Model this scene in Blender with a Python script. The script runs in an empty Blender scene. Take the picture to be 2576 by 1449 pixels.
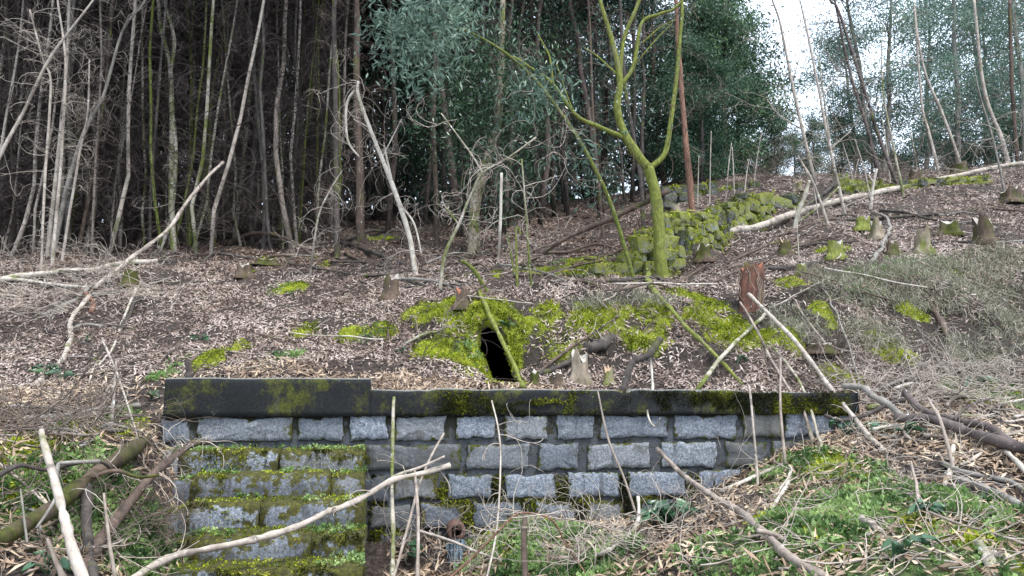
import bpy, bmesh, math, random
import numpy as np
from mathutils import Vector
rng = np.random.default_rng(7); random.seed(7)
sc = bpy.context.scene
# ------------------------------------------------------------------ camera, sky, sun, exposure
FPX, CU, CV, PITCH, EYE = 1860.0, 1288.0, 724.5, math.radians(8.1), 1.75   # pixels of a 2576x1449 frame
cam_d = bpy.data.cameras.new('camera'); cam = bpy.data.objects.new('camera', cam_d)
sc.collection.objects.link(cam); sc.camera = cam
cam.location = (0, 0, EYE); cam.rotation_euler = (math.pi/2 + PITCH, 0, 0)
cam_d.sensor_width = 36; cam_d.lens = 36*FPX/2576; cam_d.clip_start = .05; cam_d.clip_end = 2000
SUN_EL, SUN_AZ = math.radians(62), math.radians(140)      # azimuth clockwise from +Y (forward): behind the camera, to the right
world = bpy.data.worlds.new('World'); sc.world = world; world.use_nodes = True
nt = world.node_tree; nt.nodes.clear()
wo = nt.nodes.new('ShaderNodeOutputWorld'); bg = nt.nodes.new('ShaderNodeBackground')
sky = nt.nodes.new('ShaderNodeTexSky'); sky.sky_type = 'NISHITA'; sky.sun_disc = False
sky.sun_elevation = SUN_EL; sky.sun_rotation = SUN_AZ; sky.dust_density = 3.0; sky.air_density = 1.0
wm = nt.nodes.new('ShaderNodeMix'); wm.data_type = 'RGBA'
wtc = nt.nodes.new('ShaderNodeTexCoord'); wn = nt.nodes.new('ShaderNodeTexNoise'); wn.inputs['Scale'].default_value = 2.2; wn.inputs['Detail'].default_value = 5
wr = nt.nodes.new('ShaderNodeMapRange'); wr.inputs[1].default_value = .3; wr.inputs[2].default_value = .7; wr.inputs[3].default_value = .55; wr.inputs[4].default_value = .9
nt.links.new(wtc.outputs['Generated'], wn.inputs['Vector']); nt.links.new(wn.outputs['Fac'], wr.inputs[0])
nt.links.new(wr.outputs[0], wm.inputs[0]); nt.links.new(sky.outputs[0], wm.inputs[6]); wm.inputs[7].default_value = (8.2, 9.4, 11.0, 1)
nt.links.new(wm.outputs[2], bg.inputs[0]); bg.inputs[1].default_value = .13
nt.links.new(bg.outputs[0], wo.inputs[0])
sun_d = bpy.data.lights.new('sun', 'SUN'); sun = bpy.data.objects.new('sun', sun_d); sc.collection.objects.link(sun)
sun_d.energy = 1.9; sun_d.angle = math.radians(14); sun_d.color = (1, .98, .955)
sdir = Vector((math.sin(SUN_AZ)*math.cos(SUN_EL), math.cos(SUN_AZ)*math.cos(SUN_EL), math.sin(SUN_EL)))
sun.rotation_euler = sdir.to_track_quat('Z', 'Y').to_euler(); sun.location = (4, -6, 14)
vs = sc.view_settings; vs.view_transform = 'Standard'; vs.look = 'None'; vs.exposure = 1.2; vs.gamma = 1
sc.cycles.max_bounces = 5; sc.cycles.diffuse_bounces = 3; sc.cycles.glossy_bounces = 2; sc.cycles.transmission_bounces = 4
sc.cycles.use_denoising = True

# ------------------------------------------------------------------ helpers: pixels, noise, meshes
cp, sp = math.cos(PITCH), math.sin(PITCH)
def ray(u, v):
    a = (u-CU)/FPX; b = (CV-v)/FPX
    return np.array([a, cp - b*sp, sp + b*cp])
def P(u, v, D):
    d = ray(u, v); t = D/d[1]
    return np.array([d[0]*t, D, EYE + d[2]*t])
def proj(p):
    p = np.atleast_2d(p); x = p[:, 0]; y = p[:, 1]; z = p[:, 2]-EYE
    f = y*cp + z*sp; up = -y*sp + z*cp
    f = np.where(f < .05, .05, f)
    return CU + FPX*x/f, CV - FPX*up/f
def _hash(ix, iy, iz, s):
    h = (ix.astype(np.int64)*374761393 + iy.astype(np.int64)*668265263 + iz.astype(np.int64)*2147483647*3 + s*974711) & 0x7fffffff
    h = ((h ^ (h >> 13))*1274126177) & 0x7fffffff
    return ((h ^ (h >> 16)) & 0xffff)/65535.0
def vnoise(p, s=0):
    p = np.asarray(p, float); i = np.floor(p).astype(np.int64); f = p-i; f = f*f*(3-2*f); r = 0
    for dx in (0, 1):
        for dy in (0, 1):
            for dz in (0, 1):
                w = (f[:, 0] if dx else 1-f[:, 0])*(f[:, 1] if dy else 1-f[:, 1])*(f[:, 2] if dz else 1-f[:, 2])
                r = r + w*_hash(i[:, 0]+dx, i[:, 1]+dy, i[:, 2]+dz, s)
    return r*2-1
def fbm(p, oct=4, s=0):
    r = 0; a = 1.0; p = np.asarray(p, float)
    for k in range(oct):
        r = r + a*vnoise(p, s+k); a *= .5; p = p*2.03+11.7
    return r
COL = sc.collection
def mk(name, V, Q=None, T=None, mat=None, smooth=True, parent=None, attrs=None, N=None):
    me = bpy.data.meshes.new(name)
    V = np.asarray(V, np.float32)
    q = np.zeros((0, 4), np.int32) if Q is None else np.asarray(Q, np.int32).reshape(-1, 4)
    t = np.zeros((0, 3), np.int32) if T is None else np.asarray(T, np.int32).reshape(-1, 3)
    me.vertices.add(len(V)); me.vertices.foreach_set('co', V.ravel())
    me.loops.add(q.size + t.size); me.loops.foreach_set('vertex_index', np.concatenate([q.ravel(), t.ravel()]))
    nq, n_t = len(q), len(t)
    me.polygons.add(nq+n_t)
    ls = np.concatenate([np.arange(nq)*4, nq*4 + np.arange(n_t)*3]).astype(np.int32)
    me.polygons.foreach_set('loop_start', ls)
    me.update(calc_edges=True)
    me.polygons.foreach_set('use_smooth', np.full(nq+n_t, smooth))
    for k, a in (attrs or {}).items():
        at = me.attributes.new(k, 'FLOAT', 'POINT'); at.data.foreach_set('value', np.asarray(a, np.float32))
    if mat: me.materials.append(mat)
    me.validate()
    o = bpy.data.objects.new(name, me); COL.objects.link(o)
    if parent: o.parent = parent
    return o
def tag(o, label, cat, group=None, kind=None):
    if label: o['label'] = label
    if cat: o['category'] = cat
    if group: o['group'] = group
    if kind: o['kind'] = kind
    return o
def empty(name, loc, label, cat, group=None):
    o = bpy.data.objects.new(name, None); COL.objects.link(o); o.location = loc; o.empty_display_size = .2
    return tag(o, label, cat, group)
def part(name, V, Q, T, mat, parent, smooth=True, attrs=None):
    return mk(name, np.asarray(V)-np.array(parent.location), Q, T, mat, smooth, parent, attrs)
class MB:
    def __init__(s): s.V = []; s.Q = []; s.T = []; s.n = 0; s.A = []
    def add(s, V, Q=None, T=None, a=0.0):
        V = np.asarray(V, float)
        if Q is not None and len(Q): s.Q.append(np.asarray(Q)+s.n)
        if T is not None and len(T): s.T.append(np.asarray(T)+s.n)
        s.V.append(V); s.A.append(np.broadcast_to(a, len(V))); s.n += len(V)
    def get(s):
        return (np.concatenate(s.V), np.concatenate(s.Q) if s.Q else None, np.concatenate(s.T) if s.T else None)
    def attr(s): return np.concatenate(s.A)
def smooth_line(pts, n):
    pts = np.asarray(pts, float); m = len(pts)
    if m < 3: return np.array([pts[0]+(pts[-1]-pts[0])*t for t in np.linspace(0, 1, n)])
    ts = np.linspace(0, m-1, n); out = []
    for t in ts:
        i = min(int(t), m-2); f = t-i
        p0 = pts[max(i-1, 0)]; p1 = pts[i]; p2 = pts[i+1]; p3 = pts[min(i+2, m-1)]
        out.append(.5*((2*p1)+(-p0+p2)*f+(2*p0-5*p1+4*p2-p3)*f*f+(-p0+3*p1-3*p2+p3)*f**3))
    return np.array(out)
def tube(pts, rad, sides=6, cap=True, rough=.0, seed=0):
    pts = np.asarray(pts, float); n = len(pts); rad = np.broadcast_to(rad, n).astype(float)
    tan = np.gradient(pts, axis=0); tan /= np.linalg.norm(tan, axis=1, keepdims=True)+1e-9
    up = np.array([0., 0, 1]) if abs(tan[0][2]) < .8 else np.array([0., 1, 0])
    a = np.cross(tan[0], up); a /= np.linalg.norm(a); A = [a]
    for i in range(1, n):
        a = A[-1]-tan[i]*np.dot(A[-1], tan[i]); A.append(a/(np.linalg.norm(a)+1e-9))
    A = np.array(A); B = np.cross(tan, A)
    ang = np.linspace(0, 2*np.pi, sides, endpoint=False)
    r = rad[:, None]*np.ones(sides)[None]
    if rough:
        pp = np.stack(np.broadcast_arrays(np.cos(ang)[None]*1.5+seed, np.sin(ang)[None]*1.5, np.arange(n)[:, None]*.45+seed*3.1), -1).reshape(-1, 3)
        r = r*(1+rough*fbm(pp, 2, seed).reshape(n, sides))
    V = pts[:, None]+A[:, None]*(np.cos(ang)[None, :, None]*r[..., None])+B[:, None]*(np.sin(ang)[None, :, None]*r[..., None])
    V = V.reshape(-1, 3)
    i = np.arange(n-1)[:, None]*sides; j = np.arange(sides)[None]; k = (j+1) % sides
    Q = np.stack([i+j, i+k, i+sides+k, i+sides+j], -1).reshape(-1, 4)
    T = None
    if cap:
        V = np.vstack([V, pts[0], pts[-1]]); c0 = n*sides; c1 = c0+1; b = (n-1)*sides; jj = np.arange(sides); kk = (jj+1) % sides
        T = np.vstack([np.stack([np.full(sides, c0), kk, jj], -1), np.stack([np.full(sides, c1), b+jj, b+kk], -1)])
    return V, Q, T
def unit(v): return v/(np.linalg.norm(v, axis=-1, keepdims=True)+1e-9)
def leafquads(C, Dn, L, W, R=None, fold=.25):
    """diamond leaves: base, side, tip, side"""
    n = len(C); R = rng if R is None else R
    rv = unit(R.normal(size=(n, 3))); S = unit(np.cross(Dn, rv)); U = np.cross(S, Dn)
    L = np.broadcast_to(L, n)[:, None]; W = np.broadcast_to(W, n)[:, None]
    m = C+Dn*L*.45
    V = np.stack([C, m+S*W*.5+U*W*fold, C+Dn*L, m-S*W*.5+U*W*fold], 1).reshape(-1, 3)
    return V, np.arange(4*n).reshape(n, 4)
# ------------------------------------------------------------------ materials
def newmat(name):
    m = bpy.data.materials.new(name); m.use_nodes = True; n = m.node_tree; n.nodes.clear()
    o = n.nodes.new('ShaderNodeOutputMaterial'); b = n.nodes.new('ShaderNodeBsdfPrincipled')
    n.links.new(b.outputs[0], o.inputs[0]); b.inputs['Roughness'].default_value = .85; b.inputs['Specular IOR Level'].default_value = .25
    return m, n, b, o
class NG:
    def __init__(s, n): s.n = n
    def new(s, t, **k):
        x = s.n.nodes.new(t)
        for a, b in k.items(): setattr(x, a, b)
        return x
    def link(s, a, b): s.n.links.new(a, b)
    def coord(s, rnd=True, scale=(1, 1, 1)):
        tc = s.new('ShaderNodeTexCoord'); mp = s.new('ShaderNodeMapping'); mp.inputs['Scale'].default_value = scale
        s.link(tc.outputs['Object'], mp.inputs[0])
        if rnd:
            oi = s.new('ShaderNodeObjectInfo'); ml = s.new('ShaderNodeMath', operation='MULTIPLY'); ml.inputs[1].default_value = 37
            s.link(oi.outputs['Random'], ml.inputs[0]); cb = s.new('ShaderNodeCombineXYZ')
            for i in range(3): s.link(ml.outputs[0], cb.inputs[i])
            s.link(cb.outputs[0], mp.inputs['Location'])
        return mp.outputs[0]
    def noise(s, co, scale, detail=4, rough=.6):
        x = s.new('ShaderNodeTexNoise'); x.inputs['Scale'].default_value = scale; x.inputs['Detail'].default_value = detail; x.inputs['Roughness'].default_value = rough
        s.link(co, x.inputs['Vector']); return x.outputs['Fac']
    def ramp(s, f, stops):
        x = s.new('ShaderNodeValToRGB'); e = x.color_ramp.elements
        while len(e) < len(stops): e.new(.5)
        for i, (p, c) in enumerate(stops):
            e[i].position = p; e[i].color = (*c, 1) if len(c) == 3 else c
        s.link(f, x.inputs[0]); return x.outputs[0]
    def rng(s, f, a, b, c=0., d=1.):
        x = s.new('ShaderNodeMapRange'); x.interpolation_type = 'SMOOTHSTEP'
        for i, v in ((1, a), (2, b), (3, c), (4, d)): x.inputs[i].default_value = v
        s.link(f, x.inputs[0]); return x.outputs[0]
    def mix(s, f, a, b):
        x = s.new('ShaderNodeMix', data_type='RGBA')
        for v, i in ((f, 0), (a, 6), (b, 7)):
            if isinstance(v, (tuple, list)): x.inputs[i].default_value = (*v, 1)
            elif isinstance(v, (int, float)): x.inputs[i].default_value = v
            else: s.link(v, x.inputs[i])
        return x.outputs[2]
    def math(s, op, a, b=None):
        x = s.new('ShaderNodeMath', operation=op)
        for i, v in enumerate((a, b)):
            if v is None: continue
            if isinstance(v, (int, float)): x.inputs[i].default_value = v
            else: s.link(v, x.inputs[i])
        return x.outputs[0]
    def attr(s, nm):
        x = s.new('ShaderNodeAttribute'); x.attribute_name = nm; return x.outputs['Fac']
    def bump(s, b, h, strength=.5, dist=.02):
        x = s.new('ShaderNodeBump'); x.inputs['Strength'].default_value = strength; x.inputs['Distance'].default_value = dist
        s.link(h, x.inputs['Height']); s.link(x.outputs[0], b.inputs['Normal'])
MOSS = [(.25, (.04, .05, .006)), (.5, (.15, .175, .012)), (.75, (.34, .37, .03))]
MOSSDK = [(.25, (.012, .013, .006)), (.55, (.05, .055, .008)), (.8, (.12, .12, .015))]
TMOSS = [(.25, (.025, .03, .008)), (.5, (.085, .10, .018)), (.78, (.20, .22, .045))]
def bark(name, c1, c2, moss=0., lichen=0., band=0., mossramp=TMOSS):
    m, n, b, o = newmat(name); g = NG(n); co = g.coord(True, (1, 1, .35))
    f = g.noise(co, 14, 5, .7); col = g.ramp(f, [(.3, c1), (.68, c2)])
    f2 = g.noise(co, 3.2, 3); col = g.mix(g.rng(f2, .5, .75), col, tuple(x*.5 for x in c1))
    if band:
        co2 = g.coord(True, (1, 1, 3.0)); fb = g.noise(co2, 5, 3); col = g.mix(g.rng(fb, .58, .66, 0, band), col, tuple(x*.28 for x in c1))
    if moss:
        co3 = g.coord(True, (1, 1, .5)); fm = g.noise(co3, 3.0, 5, .65)
        mc = g.ramp(g.noise(co3, 26, 5, .8), mossramp)
        col = g.mix(g.rng(fm, .62-.36*moss, .80-.36*moss), col, mc)
    if lichen:
        co4 = g.coord(True); fl = g.noise(co4, 22, 2, .5); col = g.mix(g.rng(fl, .74-.14*lichen, .77-.14*lichen), col, (.62, .66, .62))
    g.link(col, b.inputs['Base Color']); g.bump(b, f, .6, .012)
    return m
M = {}
M['pale'] = bark('bark_pale', (.20, .165, .135), (.46, .40, .34), .12, .35, .6)
M['palemoss'] = bark('bark_pale_mossy', (.19, .165, .13), (.44, .395, .32), .5, .5, .6)
M['green'] = bark('bark_green', (.10, .10, .06), (.25, .25, .12), .85, .25, .3)
M['mossy'] = bark('bark_mossy', (.09, .075, .05), (.22, .2, .13), .95, .1, 0, [(.25, (.03, .033, .010)), (.5, (.12, .135, .026)), (.78, (.27, .285, .06))])
M['dark'] = bark('bark_dark', (.022, .018, .017), (.085, .07, .06), .2, .15)
M['brown'] = bark('bark_brown', (.04, .028, .022), (.125, .088, .068), .18, .1); M['kitbark'] = bark('bark_brown_shaded', (.03, .022, .019), (.10, .075, .062), .15, .1); M['kitgrey'] = bark('bark_grey_shaded', (.06, .052, .047), (.17, .15, .13), .2, .2)  # kit barks: brown and grey darkened, thicket shade put into the colour
M['redbrown'] = bark('bark_redbrown', (.085, .042, .028), (.24, .13, .09), .1, .05)
M['grey'] = bark('bark_grey', (.10, .09, .08), (.27, .245, .215), .2, .2, .2)
M['purple'] = bark('bark_purple', (.045, .035, .033), (.14, .11, .10), .1, .15)
M['bone'] = bark('bark_bone', (.26, .22, .18), (.55, .5, .43), .3, .1, .5)
M['stick'] = bark('bark_stick', (.13, .10, .08), (.36, .30, .25), .1, .1, .2)
M['stump'] = bark('bark_stump', (.035, .024, .017), (.13, .09, .065), .55, .1, 0, MOSSDK)
M['stumppale'] = bark('bark_stump_pale', (.12, .09, .06), (.30, .25, .19), .45, .2)
M['stumpred'] = bark('bark_stump_red', (.03, .02, .016), (.17, .075, .05), .2, .05)
def simple(name, c, rough=.8, var=.35, scale=20, bump=.3, spec=.25):
    m, n, b, o = newmat(name); g = NG(n); co = g.coord(True); f = g.noise(co, scale, 4)
    g.link(g.ramp(f, [(.3, tuple(x*(1-var) for x in c)), (.7, tuple(min(1, x*(1+var)) for x in c))]), b.inputs['Base Color'])
    b.inputs['Roughness'].default_value = rough; b.inputs['Specular IOR Level'].default_value = spec
    if bump: g.bump(b, f, bump, .01)
    return m
M['cutred'] = simple('cut_wood_red', (.24, .095, .055)); M['cut'] = simple('cut_wood', (.36, .26, .17)); M['cutgrey'] = simple('cut_wood_weathered', (.34, .31, .27))
M['twig'] = simple('twig_brown', (.13, .10, .08), bump=0); M['twigpale'] = simple('twig_pale', (.33, .28, .235), bump=0); M['twigdark'] = simple('twig_dark', (.06, .045, .04), bump=0)
M['rust'] = simple('rusty_iron', (.11, .065, .05), .7, .5, 30, .5)
def leafmat(name, stops, trans=.3, rough=.5, spec=.35):
    m, n, b, o = newmat(name); g = NG(n)
    a = g.attr('rnd'); oi = g.new('ShaderNodeObjectInfo')
    f = g.math('ADD', g.math('MULTIPLY', a, .8), g.math('MULTIPLY', oi.outputs['Random'], .2))
    c = g.ramp(f, stops); g.link(c, b.inputs['Base Color']); b.inputs['Roughness'].default_value = rough; b.inputs['Specular IOR Level'].default_value = spec
    if trans:
        t = g.new('ShaderNodeBsdfTranslucent'); g.link(c, t.inputs[0]); mx = g.new('ShaderNodeMixShader'); mx.inputs[0].default_value = trans
        g.link(b.outputs[0], mx.inputs[1]); g.link(t.outputs[0], mx.inputs[2]); g.link(mx.outputs[0], o.inputs[0])
    return m
M['leaf_dark'] = leafmat('foliage_dark', [(.1, (.010, .022, .014)), (.6, (.025, .055, .030)), (1, (.05, .10, .05))])
M['leaf_blue'] = leafmat('foliage_bluegreen', [(.1, (.045, .085, .068)), (.6, (.12, .195, .15)), (1, (.24, .33, .23))], .4)
M['leaf_mid'] = leafmat('foliage_mid', [(.1, (.022, .052, .032)), (.6, (.06, .12, .07)), (1, (.14, .22, .10))])
M['leaf_pale'] = leafmat('foliage_pale', [(.1, (.07, .12, .09)), (.6, (.15, .23, .17)), (1, (.28, .36, .26))])
M['ivy'] = leafmat('foliage_ivy', [(.1, (.010, .024, .014)), (.6, (.03, .07, .03)), (1, (.08, .16, .07))], .15, .3, .5)
M['litter'] = leafmat('dead_leaves', [(.05, (.045, .03, .024)), (.3, (.14, .098, .077)), (.55, (.28, .215, .178)), (.8, (.42, .345, .30)), (1, (.58, .51, .455))], .0, .7, .2)
M['littertan'] = leafmat('dead_leaves_tan', [(.05, (.07, .045, .03)), (.4, (.26, .18, .12)), (.75, (.46, .36, .25)), (1, (.62, .52, .40))], .0, .65, .25)
M['moss'] = leafmat('moss_tufts', [(.05, (.035, .045, .006)), (.35, (.14, .18, .014)), (.7, (.33, .38, .03)), (1, (.50, .52, .08))], .2, .8, .1)
M['mossdk'] = leafmat('moss_dark_tufts', [(.05, (.014, .016, .005)), (.5, (.055, .06, .009)), (.8, (.17, .18, .018)), (1, (.30, .31, .035))], .1, .8, .1)
M['herb'] = leafmat('green_herbs', [(.05, (.05, .10, .03)), (.5, (.17, .27, .08)), (1, (.36, .47, .18))], .3, .5, .3)
M['arum'] = leafmat('broad_leaves', [(.0, (.018, .05, .025)), (.6, (.045, .11, .05)), (1, (.12, .22, .10))], .2, .3, .5)
M['drygrass'] = leafmat('dry_grass', [(.0, (.10, .12, .06)), (.5, (.27, .26, .19)), (1, (.45, .42, .34))], .2, .7, .2)
M['kittwig'] = simple('twig_shaded', (.045, .034, .031), bump=0); M['litter_shaded'] = leafmat('dead_leaves_shaded', [(.05, (.03, .02, .015)), (.4, (.09, .058, .042)), (.75, (.19, .13, .10)), (1, (.34, .26, .21))], .0, .7, .2); M['roots'] = simple('root_fibres', (.24, .19, .15), bump=0)  # kit twigs and leaves under the trees coloured darker to imitate shade
# terrain
m, n, b, o = newmat('hillside_soil'); g = NG(n); co = g.coord(False); M['terrain'] = m
nf = g.noise(co, 26, 6, .72); n2 = g.noise(co, 2.1, 4)
base = g.ramp(nf, [(.3, (.012, .009, .007)), (.5, (.042, .031, .025)), (.68, (.13, .10, .082))])
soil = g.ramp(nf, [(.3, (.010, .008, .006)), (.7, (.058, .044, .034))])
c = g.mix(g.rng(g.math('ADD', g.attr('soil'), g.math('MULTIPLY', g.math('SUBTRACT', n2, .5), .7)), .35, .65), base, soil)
grn = g.ramp(nf, [(.3, (.022, .028, .012)), (.55, (.09, .13, .04)), (.75, (.2, .25, .08))])
edge = g.math('MULTIPLY', g.math('SUBTRACT', g.noise(co, 7, 5, .7), .5), 1.1)
c = g.mix(g.rng(g.math('ADD', g.attr('grn'), edge), .6, 1.0), c, grn)
c = g.mix(g.rng(g.math('ADD', g.attr('moss'), edge), .4, .6), c, g.ramp(g.noise(co, 45, 4, .7), MOSS))
g.link(c, b.inputs['Base Color']); g.bump(b, nf, 1.0, .05)
# granite: speckled, stained, mossy at the rim; 'rim' runs 0 in the middle of a face to 1 at its edge
def granite(name, moss, stain, mr=MOSSDK, tone=1.0):
    m, n, b, o = newmat(name); g = NG(n); co = g.coord(True)
    s1 = g.noise(co, 55, 4, .85); s2 = g.noise(co, 21, 4, .75); s3 = g.noise(co, 4.5, 5, .7); s4 = g.noise(co, 11, 4, .7)
    c = g.ramp(s1, [(.34, tuple(tone*x for x in (.06, .07, .088))), (.5, tuple(tone*x for x in (.175, .197, .232))), (.66, tuple(tone*x for x in (.40, .42, .45)))])
    c = g.mix(g.rng(s2, .56, .7, 0, .55), c, (.10, .105, .115))
    c = g.mix(g.rng(s3, .62-stain*.3, .72-stain*.3, 0, .8), c, (.05, .052, .055))
    oi = g.new('ShaderNodeObjectInfo'); c = g.mix(g.rng(oi.outputs['Random'], 0, 1, 0, .55), c, (.06, .064, .072))
    h7 = g.math('FRACT', g.math('MULTIPLY', oi.outputs['Random'], 7.31)); c = g.mix(g.rng(h7, .3, 1, 0, .4 if tone > .5 else 0), c, (.17, .155, .125))
    sk = g.noise(g.coord(True, (7, 7, .7)), 1.6, 5, .75); c = g.mix(g.rng(sk, .52, .68, 0, .7), c, (.035, .036, .036)); c = g.mix(g.rng(sk, .25, .36, .45 if tone > .5 else .12, 0), c, (.42, .42, .40) if tone > .5 else (.2, .19, .17))
    mf = g.math('ADD', s4, g.math('MULTIPLY', g.attr('rim'), .33))
    mf = g.math('ADD', mf, g.math('MULTIPLY', g.math('SUBTRACT', s3, .5), .5))
    mn = g.noise(co, 30, 6, .85); mf = g.math('ADD', mf, g.math('MULTIPLY', g.math('SUBTRACT', mn, .5), .45))
    c = g.mix(g.rng(mf, .90-moss*.5, 1.0-moss*.5), c, g.ramp(mn, mr))
    g.link(c, b.inputs['Base Color']); g.bump(b, g.math('ADD', s1, g.math('MULTIPLY', s4, 2.0)), .55, .012)
    return m
M['granite'] = granite('granite', .3, .15); M['granite_dark'] = granite('granite_dark_stained', .4, .62, tone=.55)
M['granite_moss'] = granite('granite_mossy', .60, .5, [(.25, (.010, .010, .006)), (.52, (.045, .043, .010)), (.7, (.17, .165, .02))], 1.0)
M['mortar'] = granite('mortar_dark', .72, .7, [(.3, (.009, .009, .007)), (.6, (.028, .026, .015)), (.85, (.06, .055, .018))], .36)
M['stone'] = granite('field_stone_mossy', .78, .45, [(.25, (.04, .044, .012)), (.5, (.14, .15, .025)), (.75, (.30, .30, .07))], .95)
M['stonedk'] = granite('field_stone_dark', .6, .6, MOSSDK, .55)
m, n, b, o = newmat('concrete_blackened'); g = NG(n); co = g.coord(False); M['concrete'] = m
s1 = g.noise(co, 50, 5, .85); s3 = g.noise(co, 2.2, 8, .75); s5 = g.noise(co, 8, 5, .8)
c = g.ramp(s1, [(.35, (.005, .0055, .006)), (.65, (.017, .018, .019))])
c = g.mix(g.rng(s5, .64, .72), c, (.15, .155, .155))
c = g.mix(g.rng(g.math('ADD', s3, g.math('MULTIPLY', g.math('SUBTRACT', s5, .5), .6)), .50, .68, 0, .85), c, g.ramp(s1, [(.3, (.015, .017, .005)), (.55, (.065, .07, .008)), (.75, (.15, .155, .014))]))
sk = g.noise(g.coord(False, (7, 7, .8)), 1.3, 6, .8); c = g.mix(g.rng(sk, .56, .72, 0, .5), c, (.06, .06, .057))
c = g.mix(g.rng(g.attr('rim'), .5, .9, 0, .55), c, g.ramp(s1, [(.3, (.16, .16, .15)), (.7, (.40, .40, .37))]))
g.link(c, b.inputs['Base Color']); g.bump(b, s1, .6, .012)

# ------------------------------------------------------------------ terrain: two sheets of control points (above and below the wall)
WA = P(405, 1000, 6.2)[:2]; WB = P(2150, 1000, 7.25)[:2]     # the front line of the fountain wall on the ground plan
WD = (WB-WA)/np.linalg.norm(WB-WA); WN = np.array([-WD[1], WD[0]]); WLEN = np.linalg.norm(WB-WA)
def wallP(u, v, off=0.):
    """pixel -> point on the vertical plane of the wall front, moved off metres forwards"""
    d = ray(u, v); t = np.dot(WA-WN*off, WN)/np.dot(d[:2], WN)
    return np.array([0, 0, EYE])+d*t
side = [(0,1449,3.2),(0,1300,4.2),(0,1180,5.2),(0,1080,6.3),(200,1449,3.5),(200,1300,4.4),(200,1180,5.3),(200,1080,6.3),(-300,1449,3.2),(-400,1100,6.0),
 (2300,1449,3.4),(2300,1300,4.5),(2300,1200,5.4),(2300,1080,6.7),(2576,1449,3.3),(2576,1300,4.4),(2576,1150,5.7),(2576,1050,7.0),(2800,1449,3.3),(3000,1100,6.2)]
front = side+[(345,1449,4.3),(360,1300,5.1),(375,1180,5.7),(385,1110,6.1),(1000,1485,5.0),(1150,1505,5.0),(1300,1449,5.0),(1300,1390,5.7),(1300,1345,6.3),(1060,1445,6.3),(1145,1450,6.35),(1200,1440,6.15),(1100,1470,5.6),(1180,1462,5.6),(1500,1345,6.5),(1500,1449,4.7),
 (1750,1449,4.2),(1750,1300,6.3),(1680,1330,6.5),(1900,1210,6.75),(1900,1300,5.4),(1900,1449,3.8),(2090,1105,7.0),(2100,1200,5.6),(2100,1449,3.6)]
back = side+[(0,980,7.6),(0,850,9.5),(0,740,12),(0,650,15.5),(0,620,18),(0,600,24),(0,580,38),
 (-700,900,9),(-700,650,15),(-700,600,26),(300,1030,6.8),(300,960,7.8),(300,850,9.6),(300,700,13),(300,645,15.5),(300,605,20),(300,575,30),
 (700,925,7.6),(700,850,9),(700,760,11.5),(700,680,14.3),(700,625,17),(700,580,22),(700,550,32),
 (1000,930,7.8),(1000,860,8.9),(1000,780,9.8),(1000,735,11),(1000,690,13),(1000,640,16),(1000,580,20),(1000,540,28),
 (1150,925,8.0),(1170,870,8.7),(1150,800,9.15),(1150,755,9.9),(1150,720,11.3),(1150,650,15),(1150,600,18.5),(1150,550,24),(1150,520,32),
 (1255,968,8.3),(1255,900,8.85),(1250,800,9.1),(1245,760,9.5),(1260,715,11.2),(1300,690,12.8),(1300,640,15.5),(1300,590,19),(1300,545,25),
 (1340,955,8.0),(1330,880,8.8),(1330,800,9.15),(1340,755,9.8),(1450,950,8.0),(1450,870,8.8),(1450,780,9.4),(1450,745,10.1),(1450,715,11.6),(1450,690,13),(1450,640,15.6),(1450,590,19),(1450,540,25),
 (1600,940,8.2),(1600,850,9.1),(1600,775,9.7),(1600,745,10.3),(1600,712,12),(1600,697,13.2),(1560,640,14.3),(1580,590,18),(1600,540,23),
 (1690,691,13.7),(1700,545,14.6),(1790,640,14.8),(1800,522,15.6),(1900,580,16.2),(1900,502,16.9),(2005,535,17.7),(2005,488,18.3),(1750,470,20.5),(1750,445,27),
 (1780,900,8.6),(1780,830,9.6),(1780,760,10.6),(1780,710,11.9),(1780,670,13.4),(1900,900,8.7),(1900,800,9.9),(1900,740,11),(1900,650,13.4),
 (1950,465,20.5),(1950,440,26),(2050,920,8.6),(2050,830,9.6),(2050,740,10.5),(2050,650,12.3),(2050,570,15),(2100,490,18.6),(2100,462,20),
 (2300,1000,7.8),(2300,950,8.5),(2300,870,9.4),(2300,760,10.3),(2300,675,11),(2300,640,12.2),(2300,580,14),(2300,500,18),(2300,455,20.5),(2300,430,24),
 (2576,980,8.2),(2576,900,9.4),(2576,800,10.4),(2576,640,11.6),(2576,560,14),(2576,490,17.5),(2576,430,23),(2576,415,27),(3000,900,9),(3000,500,15),(3000,400,26)]
RAWF = [(0,0,.1),(-3,1,.5),(3,1,.45),(0,3,.3),(-1.8,4.4,.45),(-1.0,4.4,.45),(-1.6,5.8,.3),(-2.3,5.6,.5),(-.7,5.6,.42),(-.7,6.4,.42),(-6,-10,-3),(6,-10,-3),(0,-40,-11),(-40,-40,-10),(40,-40,-10)]
RAWB = [(0,0,.1),(0,-40,-11),(-40,-40,-10),(40,-40,-10),(-1.2,5,1.2),(1.5,5,1.2)]
for k in np.linspace(.03, .97, 9):
    q = WA+WD*WLEN*k+WN*.55; RAWB.append((q[0], q[1], 1.70))
for x in (-90, -55, -30, -10, 5): RAWB += [(x, 50, 13.5+.03*x), (x, 90, 10), (x, 300, -20)]
for x in (12, 25, 45, 80): RAWB += [(x, 32, 9.5), (x, 50, 5), (x, 90, 0), (x, 300, -20)]
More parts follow.
